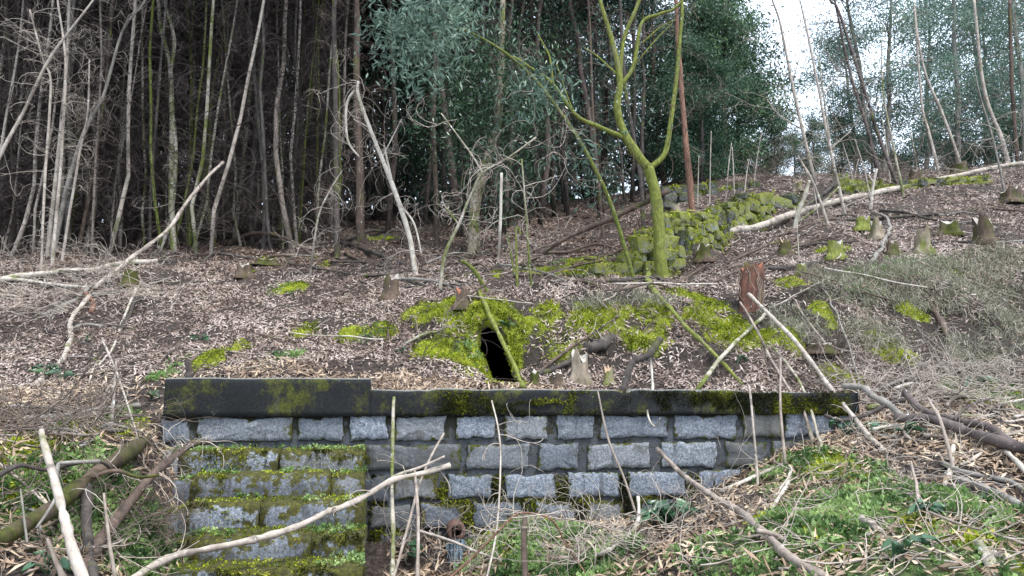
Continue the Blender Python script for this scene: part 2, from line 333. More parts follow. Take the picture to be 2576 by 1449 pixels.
def fit(pts, raw):
    p = np.array([P(*q) for q in pts]+[np.array(r, float) for r in raw]); X = p[:, :2]; n = len(X)
    A = np.sqrt(((X[:, None]-X[None])**2).sum(-1)+.02); B = np.hstack([np.ones((n, 1)), X/10])
    Mx = np.block([[A+np.eye(n)*1e-3, B], [B.T, np.zeros((3, 3))]]); s = np.linalg.solve(Mx, np.concatenate([p[:, 2], np.zeros(3)]))
    def ev(q):
        out = np.empty(len(q))
        for i in range(0, len(q), 20000):
            k = q[i:i+20000]; D = np.sqrt(((k[:, None]-X[None])**2).sum(-1)+.02)
            out[i:i+20000] = D@s[:n]+s[n]+k@s[n+1:]/10
        return out
    return ev
EB, EF = fit(back, RAWB), fit(front, RAWF)
def sst(x, a, b): t = np.clip((x-a)/(b-a), 0, 1); return t*t*(3-2*t)
def hraw(q):
    r = q-WA; s = r@WN; t = r@WD
    outx = np.maximum(np.maximum(-t, t-WLEN), 0); w = .06+np.minimum(outx, 1.5)*.9
    k = sst(s, .2-w, .2+w)
    return EF(q)*(1-k)+EB(q)*k
ys = np.concatenate([np.array([-200, -120, -70, -40, -25, -15, -9, -5, -2, 0, 1]), np.arange(1.8, 7, .08), np.arange(7, 11, .05), np.arange(11, 15, .09), np.arange(15, 30, .25), 30*1.06**np.arange(0, 47)])
xs0 = np.concatenate([np.arange(0, 7, .07), np.arange(7, 12, .18), np.arange(12, 25, .5), 25*1.1**np.arange(0, 32)])
xs = np.concatenate([-xs0[:0:-1], xs0])
GX, GY = np.meshgrid(xs, ys, indexing='ij'); gq = np.stack([GX.ravel(), GY.ravel()], 1)
GZ = hraw(gq)
gp3 = np.stack([gq[:, 0], gq[:, 1], np.zeros(len(gq))], 1)
near = np.exp(-np.maximum(gq[:, 1]-12, 0)/15)
damp = 1-.9*np.exp(-((np.abs((gq-WA)@WN-.1)/.5)**2))*(((gq-WA)@WD > -.3) & ((gq-WA)@WD < WLEN+.3))
GZ = GZ+damp*(.10*fbm(gp3*.9, 4, 3)+.035*fbm(gp3*4.5, 3, 9)*near+.25*fbm(gp3*.17, 3, 21)*sst(gq[:, 1], 15, 40))
bankm = sst(gq[:, 1], 7.9, 8.6)*(1-sst(gq[:, 1], 10.4, 11.6))*sst(gq[:, 0], -2.0, -.8)
GZ = GZ+bankm*(.16*np.abs(fbm(gp3*1.7, 3, 51))-.06+.05*fbm(gp3*6, 2, 57))
for (hu, hv, hD, ha, hr) in ((150,1230,4.7,.16,.38),(60,1240,4.6,.14,.32),(230,1215,4.9,.10,.3)):
    hc_ = P(hu, hv, hD); GZ = GZ+ha*np.exp(-((gq[:, 0]-hc_[0])**2+(gq[:, 1]-hc_[1])**2)/hr**2)
GZ = GZ.reshape(GX.shape)
def H(x, y):
    x = np.asarray(x, float); y = np.asarray(y, float)
    i = np.clip(np.searchsorted(xs, x)-1, 0, len(xs)-2); j = np.clip(np.searchsorted(ys, y)-1, 0, len(ys)-2)
    fx = np.clip((x-xs[i])/(xs[i+1]-xs[i]), 0, 1); fy = np.clip((y-ys[j])/(ys[j+1]-ys[j]), 0, 1)
    return GZ[i, j]*(1-fx)*(1-fy)+GZ[i+1, j]*fx*(1-fy)+GZ[i, j+1]*(1-fx)*fy+GZ[i+1, j+1]*fx*fy
def Gd(u, v, dmin=2.2):
    """ground point that the pixel looks at"""
    d = ray(u, v); D = np.concatenate([np.arange(dmin, 16, .04), np.arange(16, 60, .2)]); t = D/d[1]
    x = d[0]*t; z = EYE+d[2]*t; h = H(x, D); k = np.nonzero(z <= h)[0]
    if len(k) == 0:                                  # looks over the crest: stand it on the ground where the ray passes lowest
        i = np.argmin((z-h)[:int(len(D)*.85)]); return np.array([x[i], D[i], h[i]])
    i = k[0]; return np.array([x[i], D[i], h[i]])
def Gw(u, v): return Gd(u, v, 7.3)                  # the same, beyond the fountain wall
def patchmask(pts, plist, p3):
    w = np.zeros(len(p3))
    for (u, v, ru, rv) in plist:
        c = Gw(u, v) if v < 985 else Gd(u, v); s = c[1]/FPX
        rx = ru*s; e = rv*s*1.15+.05
        d2 = ((p3[:, 0]-c[0])/rx)**2+((p3[:, 2]-c[2])/e)**2+((p3[:, 1]-c[1])/max(1.0, 2.2*e))**2
        w = np.maximum(w, np.clip(1.25-d2*.75, 0, 1))
    return w
MOSSP = [(1060,790,60,28),(1140,800,50,40),(1150,830,35,40),(1200,800,18,80),(1185,920,45,50),(1245,790,60,25),(1300,860,22,70),(1350,840,60,45),(1375,790,50,20),(1420,880,70,40),(1480,820,60,40),(1560,800,70,40),
 (1620,850,60,40),(1650,790,50,35),(1760,800,50,30),(1850,850,80,60),(1420,690,110,22),(1520,680,90,24),(1490,665,80,14),(1340,690,50,14),(1250,690,14,14),(525,915,40,24),(770,830,26,22),(730,730,50,14),(615,690,20,10),(820,665,16,14),
 (1090,890,60,40),(100,1180,120,28),(170,1210,110,50),(60,1210,60,50),(250,1085,80,12),(2450,1010,90,16),(2520,990,60,10),(2080,1185,70,10),(1960,1330,50,16),(2520,1420,60,30),(2070,800,30,40),(1980,860,50,40),(2120,950,50,22),(2230,870,60,40),
 (1720,740,60,30),(1780,770,60,30),(2100,630,26,18),(680,655,24,10),(880,850,30,14),(960,840,40,18),(610,880,34,12),(2400,690,60,10),(1980,720,40,16),(2300,790,40,20),(1310,1345,120,8),(1240,1345,60,8),(960,605,40,8)]
GRNP = [(250,1080,120,20),(200,1300,220,120),(90,1330,120,90),(300,1400,120,60),(1350,1400,220,60),(1250,1370,120,40),(1500,1420,160,40),(1900,1400,160,80),(2100,1300,200,120),(2300,1380,260,120),(2450,1300,160,100),(2050,1200,150,60),
 (2480,1000,110,30),(900,840,60,30),(950,830,50,20),(700,900,60,20),(480,900,40,14),(720,730,70,20),(1180,900,50,40),(2250,680,140,20),(2330,660,110,16),(1500,660,120,24),(960,600,60,10),(420,940,30,10),(2150,720,90,30)]
SOILP = [(2400,830,150,70),(2500,850,120,60),(2300,800,120,60),(1500,770,120,26),(1620,760,90,26),(1100,880,60,22),(1560,900,120,40),(1900,790,130,60),(2050,780,90,60),(1400,900,70,40)]
tv = np.stack([GX.ravel(), GY.ravel(), GZ.ravel()], 1)
ny = len(ys); nx = len(xs)
ii, jj = np.meshgrid(np.arange(nx-1), np.arange(ny-1), indexing='ij'); i0 = (ii*ny+jj).ravel()
tq = np.stack([i0, i0+ny, i0+ny+1, i0+1], -1)
MOUTH = [(1219,832),(1213,850),(1214,868),(1209,888),(1224,899),(1230,922),(1238,949),(1247,962),(1255,972),(1270,976),(1281,977),(1293,974),(1289,949),(1280,931),(1271,899),(1269,882),(1267,859),(1260,846),(1251,835),(1233,826)]
MOUTHP = np.array([P(u, v, 9.0) for u, v in MOUTH]); mc = MOUTHP.mean(0); MOUTHP = mc+(MOUTHP-mc)*np.array([1.22, 1, 1.06])
def inpoly(px, pz, poly):
    c = np.zeros(len(px), bool); n = len(poly)
    for a in range(n):
        x1, z1 = poly[a]; x2, z2 = poly[(a+1) % n]
        t = ((z1 > pz) != (z2 > pz)) & (px < (x2-x1)*(pz-z1)/(z2-z1+1e-12)+x1); c ^= t
    return c
fc = tv[tq].mean(1)
hole = inpoly(fc[:, 0], fc[:, 2], (mc+(MOUTHP-mc)*1.12)[:, [0, 2]]) & (fc[:, 1] > 8.2) & (fc[:, 1] < 10.2)
tq = tq[~hole]
sel = (np.abs(tv[:, 0]) < 12) & (tv[:, 1] < 24) & (tv[:, 1] > 1)
mo = np.zeros(len(tv)); gr = np.zeros(len(tv)); so = np.zeros(len(tv))
mo[sel] = patchmask(None, MOSSP, tv[sel]); gr[sel] = patchmask(None, GRNP, tv[sel]); so[sel] = patchmask(None, SOILP, tv[sel])
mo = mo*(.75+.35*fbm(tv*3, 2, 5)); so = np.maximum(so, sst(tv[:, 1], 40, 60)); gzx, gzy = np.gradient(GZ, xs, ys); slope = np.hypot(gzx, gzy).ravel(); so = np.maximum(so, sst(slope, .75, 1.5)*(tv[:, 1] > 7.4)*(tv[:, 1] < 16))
tv[:, 2] += np.clip(mo, 0, 1)*(.02+.075*np.clip(.4+fbm(tv*5, 3, 17), 0, 1.2)); GZ = tv[:, 2].reshape(GX.shape).copy()
ground = tag(mk('hillside', tv, tq, None, M['terrain'], True, None, {'moss': mo, 'grn': gr, 'soil': so}), 'leaf strewn hillside with mossy banks', 'hillside', kind='structure')
def attr_at(A, x, y):
    A = A.reshape(GX.shape); i = np.clip(np.searchsorted(xs, x), 0, nx-1); j = np.clip(np.searchsorted(ys, y), 0, ny-1); return A[i, j]
# the adit: a funnel from the bank into a passage that runs into the hill
n = len(MOUTHP); rings = []
out0 = []
for p in MOUTHP:
    q = mc+(p-mc)*1.6; uu, vv = proj(q); e = Gd(uu[0], min(vv[0], 985), 7.6); out0.append(e+np.array([0, .02, 0]))
out0 = np.array(out0); ang = np.arange(n)
rings.append(out0); rings.append(.45*out0+.55*(mc+(MOUTHP-mc)*1.08)+np.array([0, -.04, 0]))
for dy, s in ((.12, 1.0), (.35, 1.06), (.8, 1.15), (1.6, 1.2), (3.0, 1.2), (4.6, 1.1)):
    r = mc+(MOUTHP-mc)*s; r[:, 1] += dy; rings.append(r)
tb = np.concatenate(rings); tb = tb+.03*np.stack([fbm(tb*5, 2, 1), fbm(tb*5, 2, 2), fbm(tb*5, 2, 3)], 1)
k = np.arange(n); kk = (k+1) % n; tqs = np.concatenate([np.stack([r*n+k, r*n+kk, (r+1)*n+kk, (r+1)*n+k], -1) for r in range(len(rings)-1)])
e = len(tb); tb = np.vstack([tb, tb[-n:].mean(0)]); lt = np.stack([np.full(n, e), (len(rings)-1)*n+k, (len(rings)-1)*n+kk], -1)
tm = np.zeros(len(tb)); tm[:3*n] = 1.2; tm[2*n:3*n] = .7
tag(mk('adit', tb, tqs, lt, M['terrain'], True, None, {'moss': tm, 'grn': tm*0, 'soil': tm*0+1}), 'narrow dark adit mouth in the mossy bank behind the stone wall', 'tunnel')

# ------------------------------------------------------------------ fountain wall
def slab(name, cs, depth, mat, parent, nrm, seed, jag=.012, sub=6, round_=.03, bulge=.01):
    """a rough block: cs = 4 front corners (bl, br, tr, tl); ragged outline, dressed face, rim attribute"""
    cs = np.array(cs); L = []
    for a in range(4):
        p, q = cs[a], cs[(a+1) % 4]; m = sub if a % 2 == 0 else max(3, sub//2)
        for t in range(m): L.append(p+(q-p)*(t/m))
    L = np.array(L); n = len(L); c = L.mean(0); nz = np.array([nrm[0], nrm[1], 0.])
    tn = fbm(L*9+seed*7.3, 2, seed % 97); inw = unit(c-L)
    L = L+inw*((np.abs(tn)+.5*np.abs(fbm(L*28+seed, 2, 3)))[:, None]*jag*1.7)
    corner = np.zeros(n); idx = 0
    R0 = L+nz*depth; R1 = L+nz*round_; ins = unit(c-L)
    R2 = L+ins*round_*.7+nz*round_*.25; 
    R3 = c+(L-c)*.62-nz*(bulge+.012*fbm(L*9+seed, 2, 4))[:, None]
    ce = (c-nz*bulge)[None]
    V = np.vstack([R0, R1, R2, R3, ce]); k = np.arange(n); kk = (k+1) % n
    Q = np.concatenate([np.stack([r*n+k, r*n+kk, (r+1)*n+kk, (r+1)*n+k], -1) for r in range(3)])
    T = np.stack([3*n+k, 3*n+kk, np.full(n, 4*n)], -1)
    rim = np.concatenate([np.full(2*n, 1.), np.full(n, .75), np.zeros(n), [0]])
    return part(name, V, Q, T, mat, parent, True, {'rim': rim})
NW = (WN[0], WN[1])
root = empty('fountain_wall', (*(WA+WD*WLEN*.5), .3), 'mossy granite block retaining wall with a blackened concrete cap', 'stone wall')
def shift(u): return -(u-410)/1690*14      # the courses rise a little to the right in the picture: the wall recedes
COURSES = [(1052, 1115, [(403,478),(492,742),(750,868),(880,978),(992,1122),(1142,1245),(1268,1385),(1396,1495),(1507,1682),(1695,1856),(1868,1970),(1976,2090),(2104,2150)]),
 (1126, 1194, [(415,640),(655,905),(918,1160),(1172,1335),(1352,1460),(1478,1642),(1660,1803),(1818,1932),(1940,2045)]),
 (1203, 1268, [(880,975),(988,1106),(1125,1240),(1265,1400),(1428,1562),(1578,1732),(1755,1868)]),
 (1277, 1345, [(930,1035),(1055,1172),(1188,1312),(1342,1452),(1470,1575),(1610,1722)]),
 (1352, 1420, [(950,1040),(1056,1110),(1180,1310),(1330,1450)])]
DARKB = {(0, 10), (1, 2), (1, 7), (1, 8), (2, 0), (3, 0), (4, 0)}; MOSB = {(3, 1), (3, 3), (3, 4), (4, 1), (4, 2), (4, 3), (2, 1)}
bi = 0
for r, (v0, v1, bl) in enumerate(COURSES):
    for q, (u0, u1) in enumerate(bl):
        rr = random.Random(bi*13+5); j = lambda s=4: rr.uniform(-s*1.5, s*1.5); s0, s1 = shift(u0)*(1+.35*r), shift(u1)*(1+.35*r)
        cs = [wallP(u0+j(3), v1+s0+j(3)), wallP(u1+j(3), v1+s1+j(3)), wallP(u1+j(3), v0+s1+j(3)), wallP(u0+j(3), v0+s0+j(3))]
        cs = [c-np.array([NW[0], NW[1], 0])*rr.uniform(-.006, .012) for c in cs]
        mm = M['granite_dark'] if (r, q) in DARKB else M['granite_moss'] if (r, q) in MOSB else M['granite']
        slab('granite_block', cs, .22, mm, root, NW, bi+1, .016, 14, .007, .004); bi += 1
def prism(name, plan, z0, z1, mat, parent, nseg=60, noise=.01, topjag=None, rimtop=True):
    """wall body: plan=(start,end) along the wall line, thickness, in wall coordinates"""
    (t0, t1, s0, s1) = plan; ts = np.linspace(t0, t1, nseg); nzr = 7
    V = []; rim = []
    prof = [(s1, z0)]+[(s0, z0+(z1-z0)*k/nzr) for k in range(nzr)]+[(s0+.006, z1-.012), (s0+.03, z1), (s1, z1)]
    for t in ts:
        for k, (s, z) in enumerate(prof):
            b_ = WA+WD*t+WN*s; V.append((b_[0], b_[1], z)); rim.append(1.0 if k >= len(prof)-2 else .55 if k == len(prof)-3 else 0)
    V = np.array(V); m = len(prof)
    dv = fbm(V*4, 3, 8)*noise; V[:, 0] -= WN[0]*dv; V[:, 1] -= WN[1]*dv
    if topjag is not None:
        tt = (V[:, :2]-WA)@WD; top = np.array(rim) > .4; V[top, 2] += topjag(tt[top])
    i, k = np.meshgrid(np.arange(nseg-1), np.arange(m), indexing='ij'); a = (i*m+k).ravel(); b2 = (i*m+(k+1) % m).ravel()
    Q = np.stack([a, a+m, b2+m, b2], -1)
    c0 = len(V); V = np.vstack([V, V[:m].mean(0), V[-m:].mean(0)]); kx = np.arange(m)
    T = np.vstack([np.stack([np.full(m, c0), kx, (kx+1) % m], -1), np.stack([np.full(m, c0+1), (nseg-1)*m+(kx+1) % m, (nseg-1)*m+kx], -1)])
    return part(name, V, Q, T, mat, parent, True, {'rim': np.array(rim+[0, 0])})
zc0 = wallP(1000, 1047)[2]; zt = wallP(1300, 979)[2]; zt2 = wallP(700, 951, .02)[2]
o_ = prism('mortar_core', (.02, WLEN-.05, .022, .42), -.15, zc0+.01, M['mortar'], root, 90, .012)
tsplit = (wallP(932, 1000)[:2]-WA)@WD
def chips(t):
    z = .010*fbm(np.stack([t*3, t*0, t*0], 1), 3, 5)
    for c_, w_, d_ in ((4.0, .05, .05), (4.72, .04, .02), (2.2, .05, .012), (5.3, .12, .03)): z = z-d_*np.exp(-((t-c_)/w_)**2)
    return z-.05*sst(t, 5.0, 6.3)
prism('concrete_cap', (tsplit-.02, WLEN+.02, -.03, .40), zc0+.004, zt, M['concrete'], root, 120, .02, chips)
prism('concrete_cap', (.035, tsplit, -.036, .41), zc0+.002, zt2, M['concrete'], root, 60, .01, lambda t: .006*fbm(np.stack([t*3, t*0, t*0], 1), 3, 15))
# steps (each tread and riser row is laid from separate blocks)
st = empty('stone_steps', (*(WA+WD*1.0-WN*.9), .3), 'mossy granite steps in front of the wall, beside the thick brown log', 'steps')
STEPS = [(.30, [(388,452,1137,'granite'),(455,700,1137,'granite_moss'),(703,917,1135,'granite_moss')], 1215),
 (.60, [(432,482,1212,'granite_dark'),(484,833,1197,'granite_moss'),(835,918,1194,'granite_moss')], 1285),
 (.95, [(376,438,1293,'granite'),(440,474,1284,'granite_dark'),(476,648,1270,'granite_moss'),(650,920,1266,'granite_moss')], 1372),
 (1.30, [(380,438,1378,'granite_dark'),(440,471,1372,'granite_dark'),(473,782,1356,'granite_moss'),(784,916,1350,'granite_moss')], 1460),
 (1.65, [(300,470,1452,'granite_dark'),(472,690,1442,'granite_moss'),(692,912,1434,'granite_moss')], 1560)]
stepbox = []
for off, bl, vb in STEPS:
    for (u0, u1, vt, mn) in bl:
        bi += 1; rr = random.Random(bi); extra = .07 if u0 < 440 and off > .9 else 0
        f = off+extra+rr.uniform(-.012, .012)
        cs = np.array([wallP(u0, vb, f), wallP(u1, vb, f), wallP(u1, vt, f), wallP(u0, vt, f)])
        zb = cs[0][2]-.05; zt_ = cs[3][2]; cs[:2, 2] = zb
        dep = .40
        # block with a tread: front outline and a rounded top edge
        nseg = 10; V = []; rim = []
        prof = [(dep, zb, 1), (0, zb, 1), (0, zb*.66+zt_*.34, .3), (-.006, zb*.33+zt_*.67, .25), (.002, zt_-.03, .6), (.03, zt_, .9), (dep*.5, zt_+.004, 1.2), (dep, zt_+.002, 1.2)]
        for t in np.linspace(0, 1, nseg):
            for (s, z, rm) in prof:
                p = cs[3]+(cs[2]-cs[3])*t; V.append((p[0]+WN[0]*s, p[1]+WN[1]*s, z)); rim.append(max(rm, .8 if t in (0, 1) else 0))
        V = np.array(V); nn = unit(rng.normal(size=3)); V = V+.02*np.stack([fbm(V*5+bi, 3, 1), fbm(V*5+bi, 3, 2), fbm(V*5+bi, 3, 3)*.5], 1)
        mth = len(prof); i, k = np.meshgrid(np.arange(nseg-1), np.arange(mth), indexing='ij'); a = (i*mth+k).ravel(); b2 = (i*mth+(k+1) % mth).ravel()
        Q = np.stack([a, a+mth, b2+mth, b2], -1); c0 = len(V); V = np.vstack([V, V[:mth].mean(0), V[-mth:].mean(0)]); kx = np.arange(mth)
        T = np.vstack([np.stack([np.full(mth, c0), kx, (kx+1) % mth], -1), np.stack([np.full(mth, c0+1), (nseg-1)*mth+(kx+1) % mth, (nseg-1)*mth+kx], -1)])
        part('step_block', V, Q, T, M[mn], st, True, {'rim': np.array(rim+[.5, .5])})
        stepbox.append((cs[3], cs[2], dep, zb, zt_, mn))
# the spout and what hangs under it
sp0 = wallP(1145, 1332, .03); spn = np.array([-WN[0], -WN[1], 0.])
er = empty('spout', tuple(sp0), 'rusty round iron spout set in the foot of the wall', 'spout')
ringp = []
R_ = 23/FPX*6.5; prof = [(-.10, 1.0), (.10, 1.0), (.125, .92), (.135, .72), (.115, .48), (.05, .42), (-.02, .40)]
ux = np.array([WD[0], WD[1], 0.]); uz = np.array([0, 0, 1.]); ns = 20; an = np.linspace(0, 2*np.pi, ns, endpoint=False)
for (f_, r_) in prof:
    for a in an: ringp.append(sp0+spn*f_+(ux*math.cos(a)+uz*math.sin(a)*1.08)*R_*r_*(1+.03*math.sin(3*a+1)))
ringp = np.array(ringp); kq = np.arange(ns); Qs = np.concatenate([np.stack([r*ns+kq, r*ns+(kq+1) % ns, (r+1)*ns+(kq+1) % ns, (r+1)*ns+kq], -1) for r in range(len(prof)-1)])
part('flange', ringp, Qs, None, M['rust'], er)
V, Q, T = tube([sp0+spn*.03, sp0+spn*.10, sp0+spn*.16], [R_*.44, R_*.42, R_*.40], 14, False); part('bore', V, Q, T, M['rust'], er)
m, n, b, o = newmat('translucent_sheet'); g = NG(n); co = g.coord(False, (6, 6, 1.2)); f = g.noise(co, 9, 4, .7)
g.link(g.ramp(f, [(.35, (.10, .15, .2)), (.55, (.30, .40, .48)), (.7, (.75, .82, .88))]), b.inputs['Base Color']); b.inputs['Roughness'].default_value = .15; b.inputs['Specular IOR Level'].default_value = .6
b.inputs['Transmission Weight'].default_value = .35; g.bump(b, f, .8, .03)
nu, nv = 22, 20; V = []
for i in range(nv):
    for k_ in range(nu):
        a = k_/(nu-1); t = i/(nv-1); w = (20+9*t)+3*math.sin(t*9)
        p = wallP(1146+(a-.5)*2*w*.95, 1356+t*76, .13+.07*math.sin(a*math.pi)+.02*math.sin(a*23+t*3)+.015*math.sin(a*41+2)); V.append(p)
V = np.array(V); V = V+.008*np.stack([fbm(V*20, 2, 1), fbm(V*20, 2, 2), fbm(V*20, 2, 3)], 1)
i, k = np.meshgrid(np.arange(nv-1), np.arange(nu-1), indexing='ij'); a = (i*nu+k).ravel()
so_ = tag(mk('crinkled_sheet', V, np.stack([a, a+1, a+nu+1, a+nu], -1), None, m), 'crinkled bluish translucent sheet hanging below the rusty spout', 'sheet')
md = so_.modifiers.new('thickness', 'SOLIDIFY'); md.thickness = .006

# ------------------------------------------------------------------ dry stone terrace walls
def stone_mesh(seed):
    """an angular boulder: the hull of points scattered near the faces of a box"""
    R = np.random.default_rng(seed); p = R.uniform(-.5, .5, (15, 3)); ax = R.integers(0, 3, 15); p[np.arange(15), ax] = np.sign(p[np.arange(15), ax])*R.uniform(.42, .54, 15)
    p = np.vstack([p, np.array([(x, y, z) for x in (-.42, .42) for y in (-.45, .45) for z in (-.4, .4)])*R.uniform(.7, 1.1, (8, 3))])
    bm = bmesh.new()
    for q in p: bm.verts.new(q)
    r = bmesh.ops.convex_hull(bm, input=bm.verts); bmesh.ops.delete(bm, geom=[v for v in bm.verts if not v.link_faces], context='VERTS')
    bmesh.ops.recalc_face_normals(bm, faces=bm.faces); bm.verts.index_update(); V = np.array([v.co[:] for v in bm.verts]); T = [[v.index for v in f.verts] for f in bm.faces]; bm.free()
    return V, None, T
STONES = []
def drystone(name, label, line, mats, hs, ws, seed, batter=.12):
    """line: (u, v_base, v_top, D) along the foot of the wall"""
    base = [P(u, vb, D) for u, vb, vt, D in line]; hgt = [P(u, vt, D)[2]-P(u, vb, D)[2] for u, vb, vt, D in line]
    base = np.array(base); seg = np.linalg.norm(np.diff(base[:, :2], axis=0), axis=1); cum = np.concatenate([[0], np.cumsum(seg)])
    at = lambda s: np.array([np.interp(s, cum, base[:, c]) for c in range(3)]); ht = lambda s: np.interp(s, cum, hgt)
    root = empty(name, tuple(base[len(base)//2]), label, 'stone wall'); R = random.Random(seed)
    protos = {}
    z = -.1; row = 0
    while z < max(hgt):
        h = R.uniform(*hs); s = R.uniform(-.2, .1)
        while s < cum[-1]:
            w = R.uniform(*ws)*(1.0+(.5 if R.random() < .15 else 0)); hh = h*R.uniform(.8, 1.25)
            if z+h*.5 < ht(s+w/2)+R.uniform(-.05, .12):
                p = at(s+w/2); q = at(min(s+w/2+.1, cum[-1])); p0 = at(max(s+w/2-.1, 0)); d = q-p0; yaw = math.atan2(d[1], d[0])
                k_ = (R.randrange(7), R.random() < .8); mm = mats[0] if k_[1] else mats[1]
                if k_ not in protos:
                    V, Q, T = stone_mesh(seed*50+k_[0]); ob = mk('stone', V, Q, T, mm, False, root, {'rim': np.clip(V[:, 2]+.5, 0, 1)*.6+.1}); protos[k_] = ob
                else:
                    ob = protos[k_].copy(); COL.objects.link(ob); ob.parent = root
                nrm = np.array([-math.sin(yaw), math.cos(yaw)])
                ob.location = Vector((p[0]+nrm[0]*(z*batter+R.uniform(-.04, .05)), p[1]+nrm[1]*(z*batter+R.uniform(-.04, .05)), p[2]+z+h/2))-root.location
                ob.scale = (w*1.12, R.uniform(.3, .42), hh*1.14); STONES.append((np.array([p[0]+nrm[0]*z*batter, p[1]+nrm[1]*z*batter, p[2]+z+h/2]), w, hh)); ob.rotation_euler = (R.uniform(-.12, .12), R.uniform(-.14, .14), yaw+R.uniform(-.15, .15))
            s += w
        z += h*.92; row += 1
    return root
drystone('dry_stone_wall', 'tumbled moss covered dry stone wall behind the forked mossy tree', [(1440,705,682,13.1),(1540,700,655,13.3),(1620,696,610,13.4),(1690,691,550,13.7),(1790,640,528,14.8),(1900,578,505,16.2),(2005,535,490,17.7)], (M['stone'], M['stonedk']), (.13, .34), (.16, .5), 3)
drystone('dry_stone_wall', 'low mossy dry stone wall under the crest, above the long fallen pole', [(2110,492,474,18.6),(2300,486,456,19),(2480,474,448,19.6)], (M['stone'], M['stonedk']), (.12, .18), (.22, .42), 5)
drystone('dry_stone_wall', 'dark upper dry stone wall behind the reddish trunk', [(1672,540,472,19.0),(1800,525,470,19.6),(1900,508,474,20.2)], (M['stonedk'], M['stonedk']), (.16, .26), (.25, .5), 9)

# ------------------------------------------------------------------ trees: shared pieces
def arcs(R, starts, n, length, curl, droop, rad, seg=7, sub=2):
    """curling dead twigs that leave the given points"""
    mb = MB()
    for k_ in range(n):
        p = np.array(starts[R.integers(len(starts))], float); a = R.uniform(0, 2*np.pi); d = np.array([math.cos(a), math.sin(a), R.uniform(-.1, .7)])
        L = length*R.uniform(.4, 1.3); ax = unit(R.normal(size=3)); c = curl*R.uniform(.3, 1.6)*R.choice([-1, 1])
        def grow(p, d, L, r, depth):
            pts = [p]; d = unit(d)
            for s in range(seg):
                d = unit(d+np.cross(ax, d)*c/seg+np.array([0, 0, -droop/seg])+R.normal(size=3)*.17); p = p+d*L/seg; pts.append(p)
                if depth < sub and s > 1 and R.random() < .38: grow(p, d+R.normal(size=3)*.6, L*.55, r*.6, depth+1)
            mb.add(*tube(pts, np.linspace(r, r*.4, len(pts)), 3, False))
        grow(p, d, L, rad*R.uniform(.7, 1.3), 0)
    return mb
def clumps(R, C, n, spread, L, W, down=.5, flat=.6, out=None):
    """leaf clumps round the points C -> vertices, quads, per-vertex rnd"""
    C = np.asarray(C, float); m = len(C)
    cen = np.repeat(C, n, 0)+R.normal(size=(m*n, 3))*np.array([spread, spread, spread*flat])
    d = unit(R.normal(size=(m*n, 3))*.8+np.array([0, 0, -down]))
    V, Q = leafquads(cen, d, L*R.uniform(.6, 1.3, m*n), W*R.uniform(.7, 1.3, m*n), R)
    r = np.clip(np.repeat(R.uniform(0, 1, m)**1.2, n)+R.normal(size=m*n)*.15, 0, 1)
    return V, Q, np.repeat(r, 4)
def dupe(src, parent, loc=(0, 0, 0), rot=(0, 0, 0), scl=(1, 1, 1)):
    o = src.copy(); COL.objects.link(o); o.parent = parent; o.location = loc; o.rotation_euler = rot; o.scale = scl
    for k_ in ('label', 'category', 'group', 'kind'):
        if k_ in o: del o[k_]
    return o
# pole-tree kit: meshes with their foot at the origin, 12 m tall; every tree of the thicket is a copy of a trunk, twigs and a crown
KIT = {'trunk': [], 'twigs': [], 'crown': []}
stash = []
def kitmesh(kind, name, V, Q, T, mat, attrs=None):
    o = mk(name, V, Q, T, mat, True, None, attrs); COL.objects.unlink(o); stash.append(o); KIT[kind].append(o)
for s in range(6):
    R = np.random.default_rng(100+s); hgt = 13.; zz = np.linspace(0, hgt, 14); w = np.cumsum(R.normal(size=(14, 2))*.07, 0); w[0] = 0
    pts = np.stack([w[:, 0], w[:, 1], zz], 1); V, Q, T = tube(pts, np.linspace(.06, .02, 14), 6)
    kitmesh('trunk', 'trunk', V, Q, T, M[['kitbark', 'kitgrey', 'brown', 'stick', 'dark', 'kitgrey'][s]])
    tw = arcs(R, smooth_line(pts[1:11], 40), 90, 1.4, 3.0, .5, .009, 7, 2); V, Q, T = tw.get(); kitmesh('twigs', 'twigs', V, Q, T, M['kittwig' if s % 2 else 'twigdark'])
    C = np.stack([R.normal(size=70)*1.0+w[-1, 0], R.normal(size=70)*1.0+w[-1, 1], R.uniform(8.5, 14.5, 70)], 1)
    V, Q, r = clumps(R, C, 36, .33, .30, .055, .5); kitmesh('crown', 'crown', V, Q, None, M['leaf_dark'], {'rnd': r})
for s in range(4):
    R = np.random.default_rng(160+s); zz = np.linspace(0, 13., 14); w = np.cumsum(R.normal(size=(14, 2))*.08, 0); w[0] = 0
    V, Q, T = tube(np.stack([w[:, 0], w[:, 1], zz], 1), np.linspace(.055, .018, 14), 6); kitmesh('trunk', 'trunk', V, Q, T, M[['pale', 'palemoss', 'stick', 'green'][s]])
def pole_tree(x, y, scale, seed, label, group, trunk=None, crown=True, twig=True, lean=.05, name='pole_tree', thick=1.0):
    R = random.Random(seed); z = float(H(x, y))-.05
    t = empty(name, (x, y, z), label, 'tree', group); t.rotation_euler = (R.uniform(-lean, lean), R.uniform(-lean, lean), R.uniform(0, 6.28)); t.scale = (scale*thick, scale*thick, scale)
    k_ = R.randrange(6) if trunk is None else trunk
    dupe(KIT['trunk'][k_], t)
    if twig and (y < 24 or seed % 2): dupe(KIT['twigs'][R.randrange(6)], t, (0, 0, R.uniform(-.6, .4)), (0, 0, R.uniform(0, 6.28)), (1/thick, 1/thick, 1))['kind'] = 'stuff'
    if crown: dupe(KIT['crown'][R.randrange(6)], t, (0, 0, R.uniform(-.5, .5)), (0, 0, R.uniform(0, 6.28)), (1.35/thick, 1.35/thick, 1))
    return t
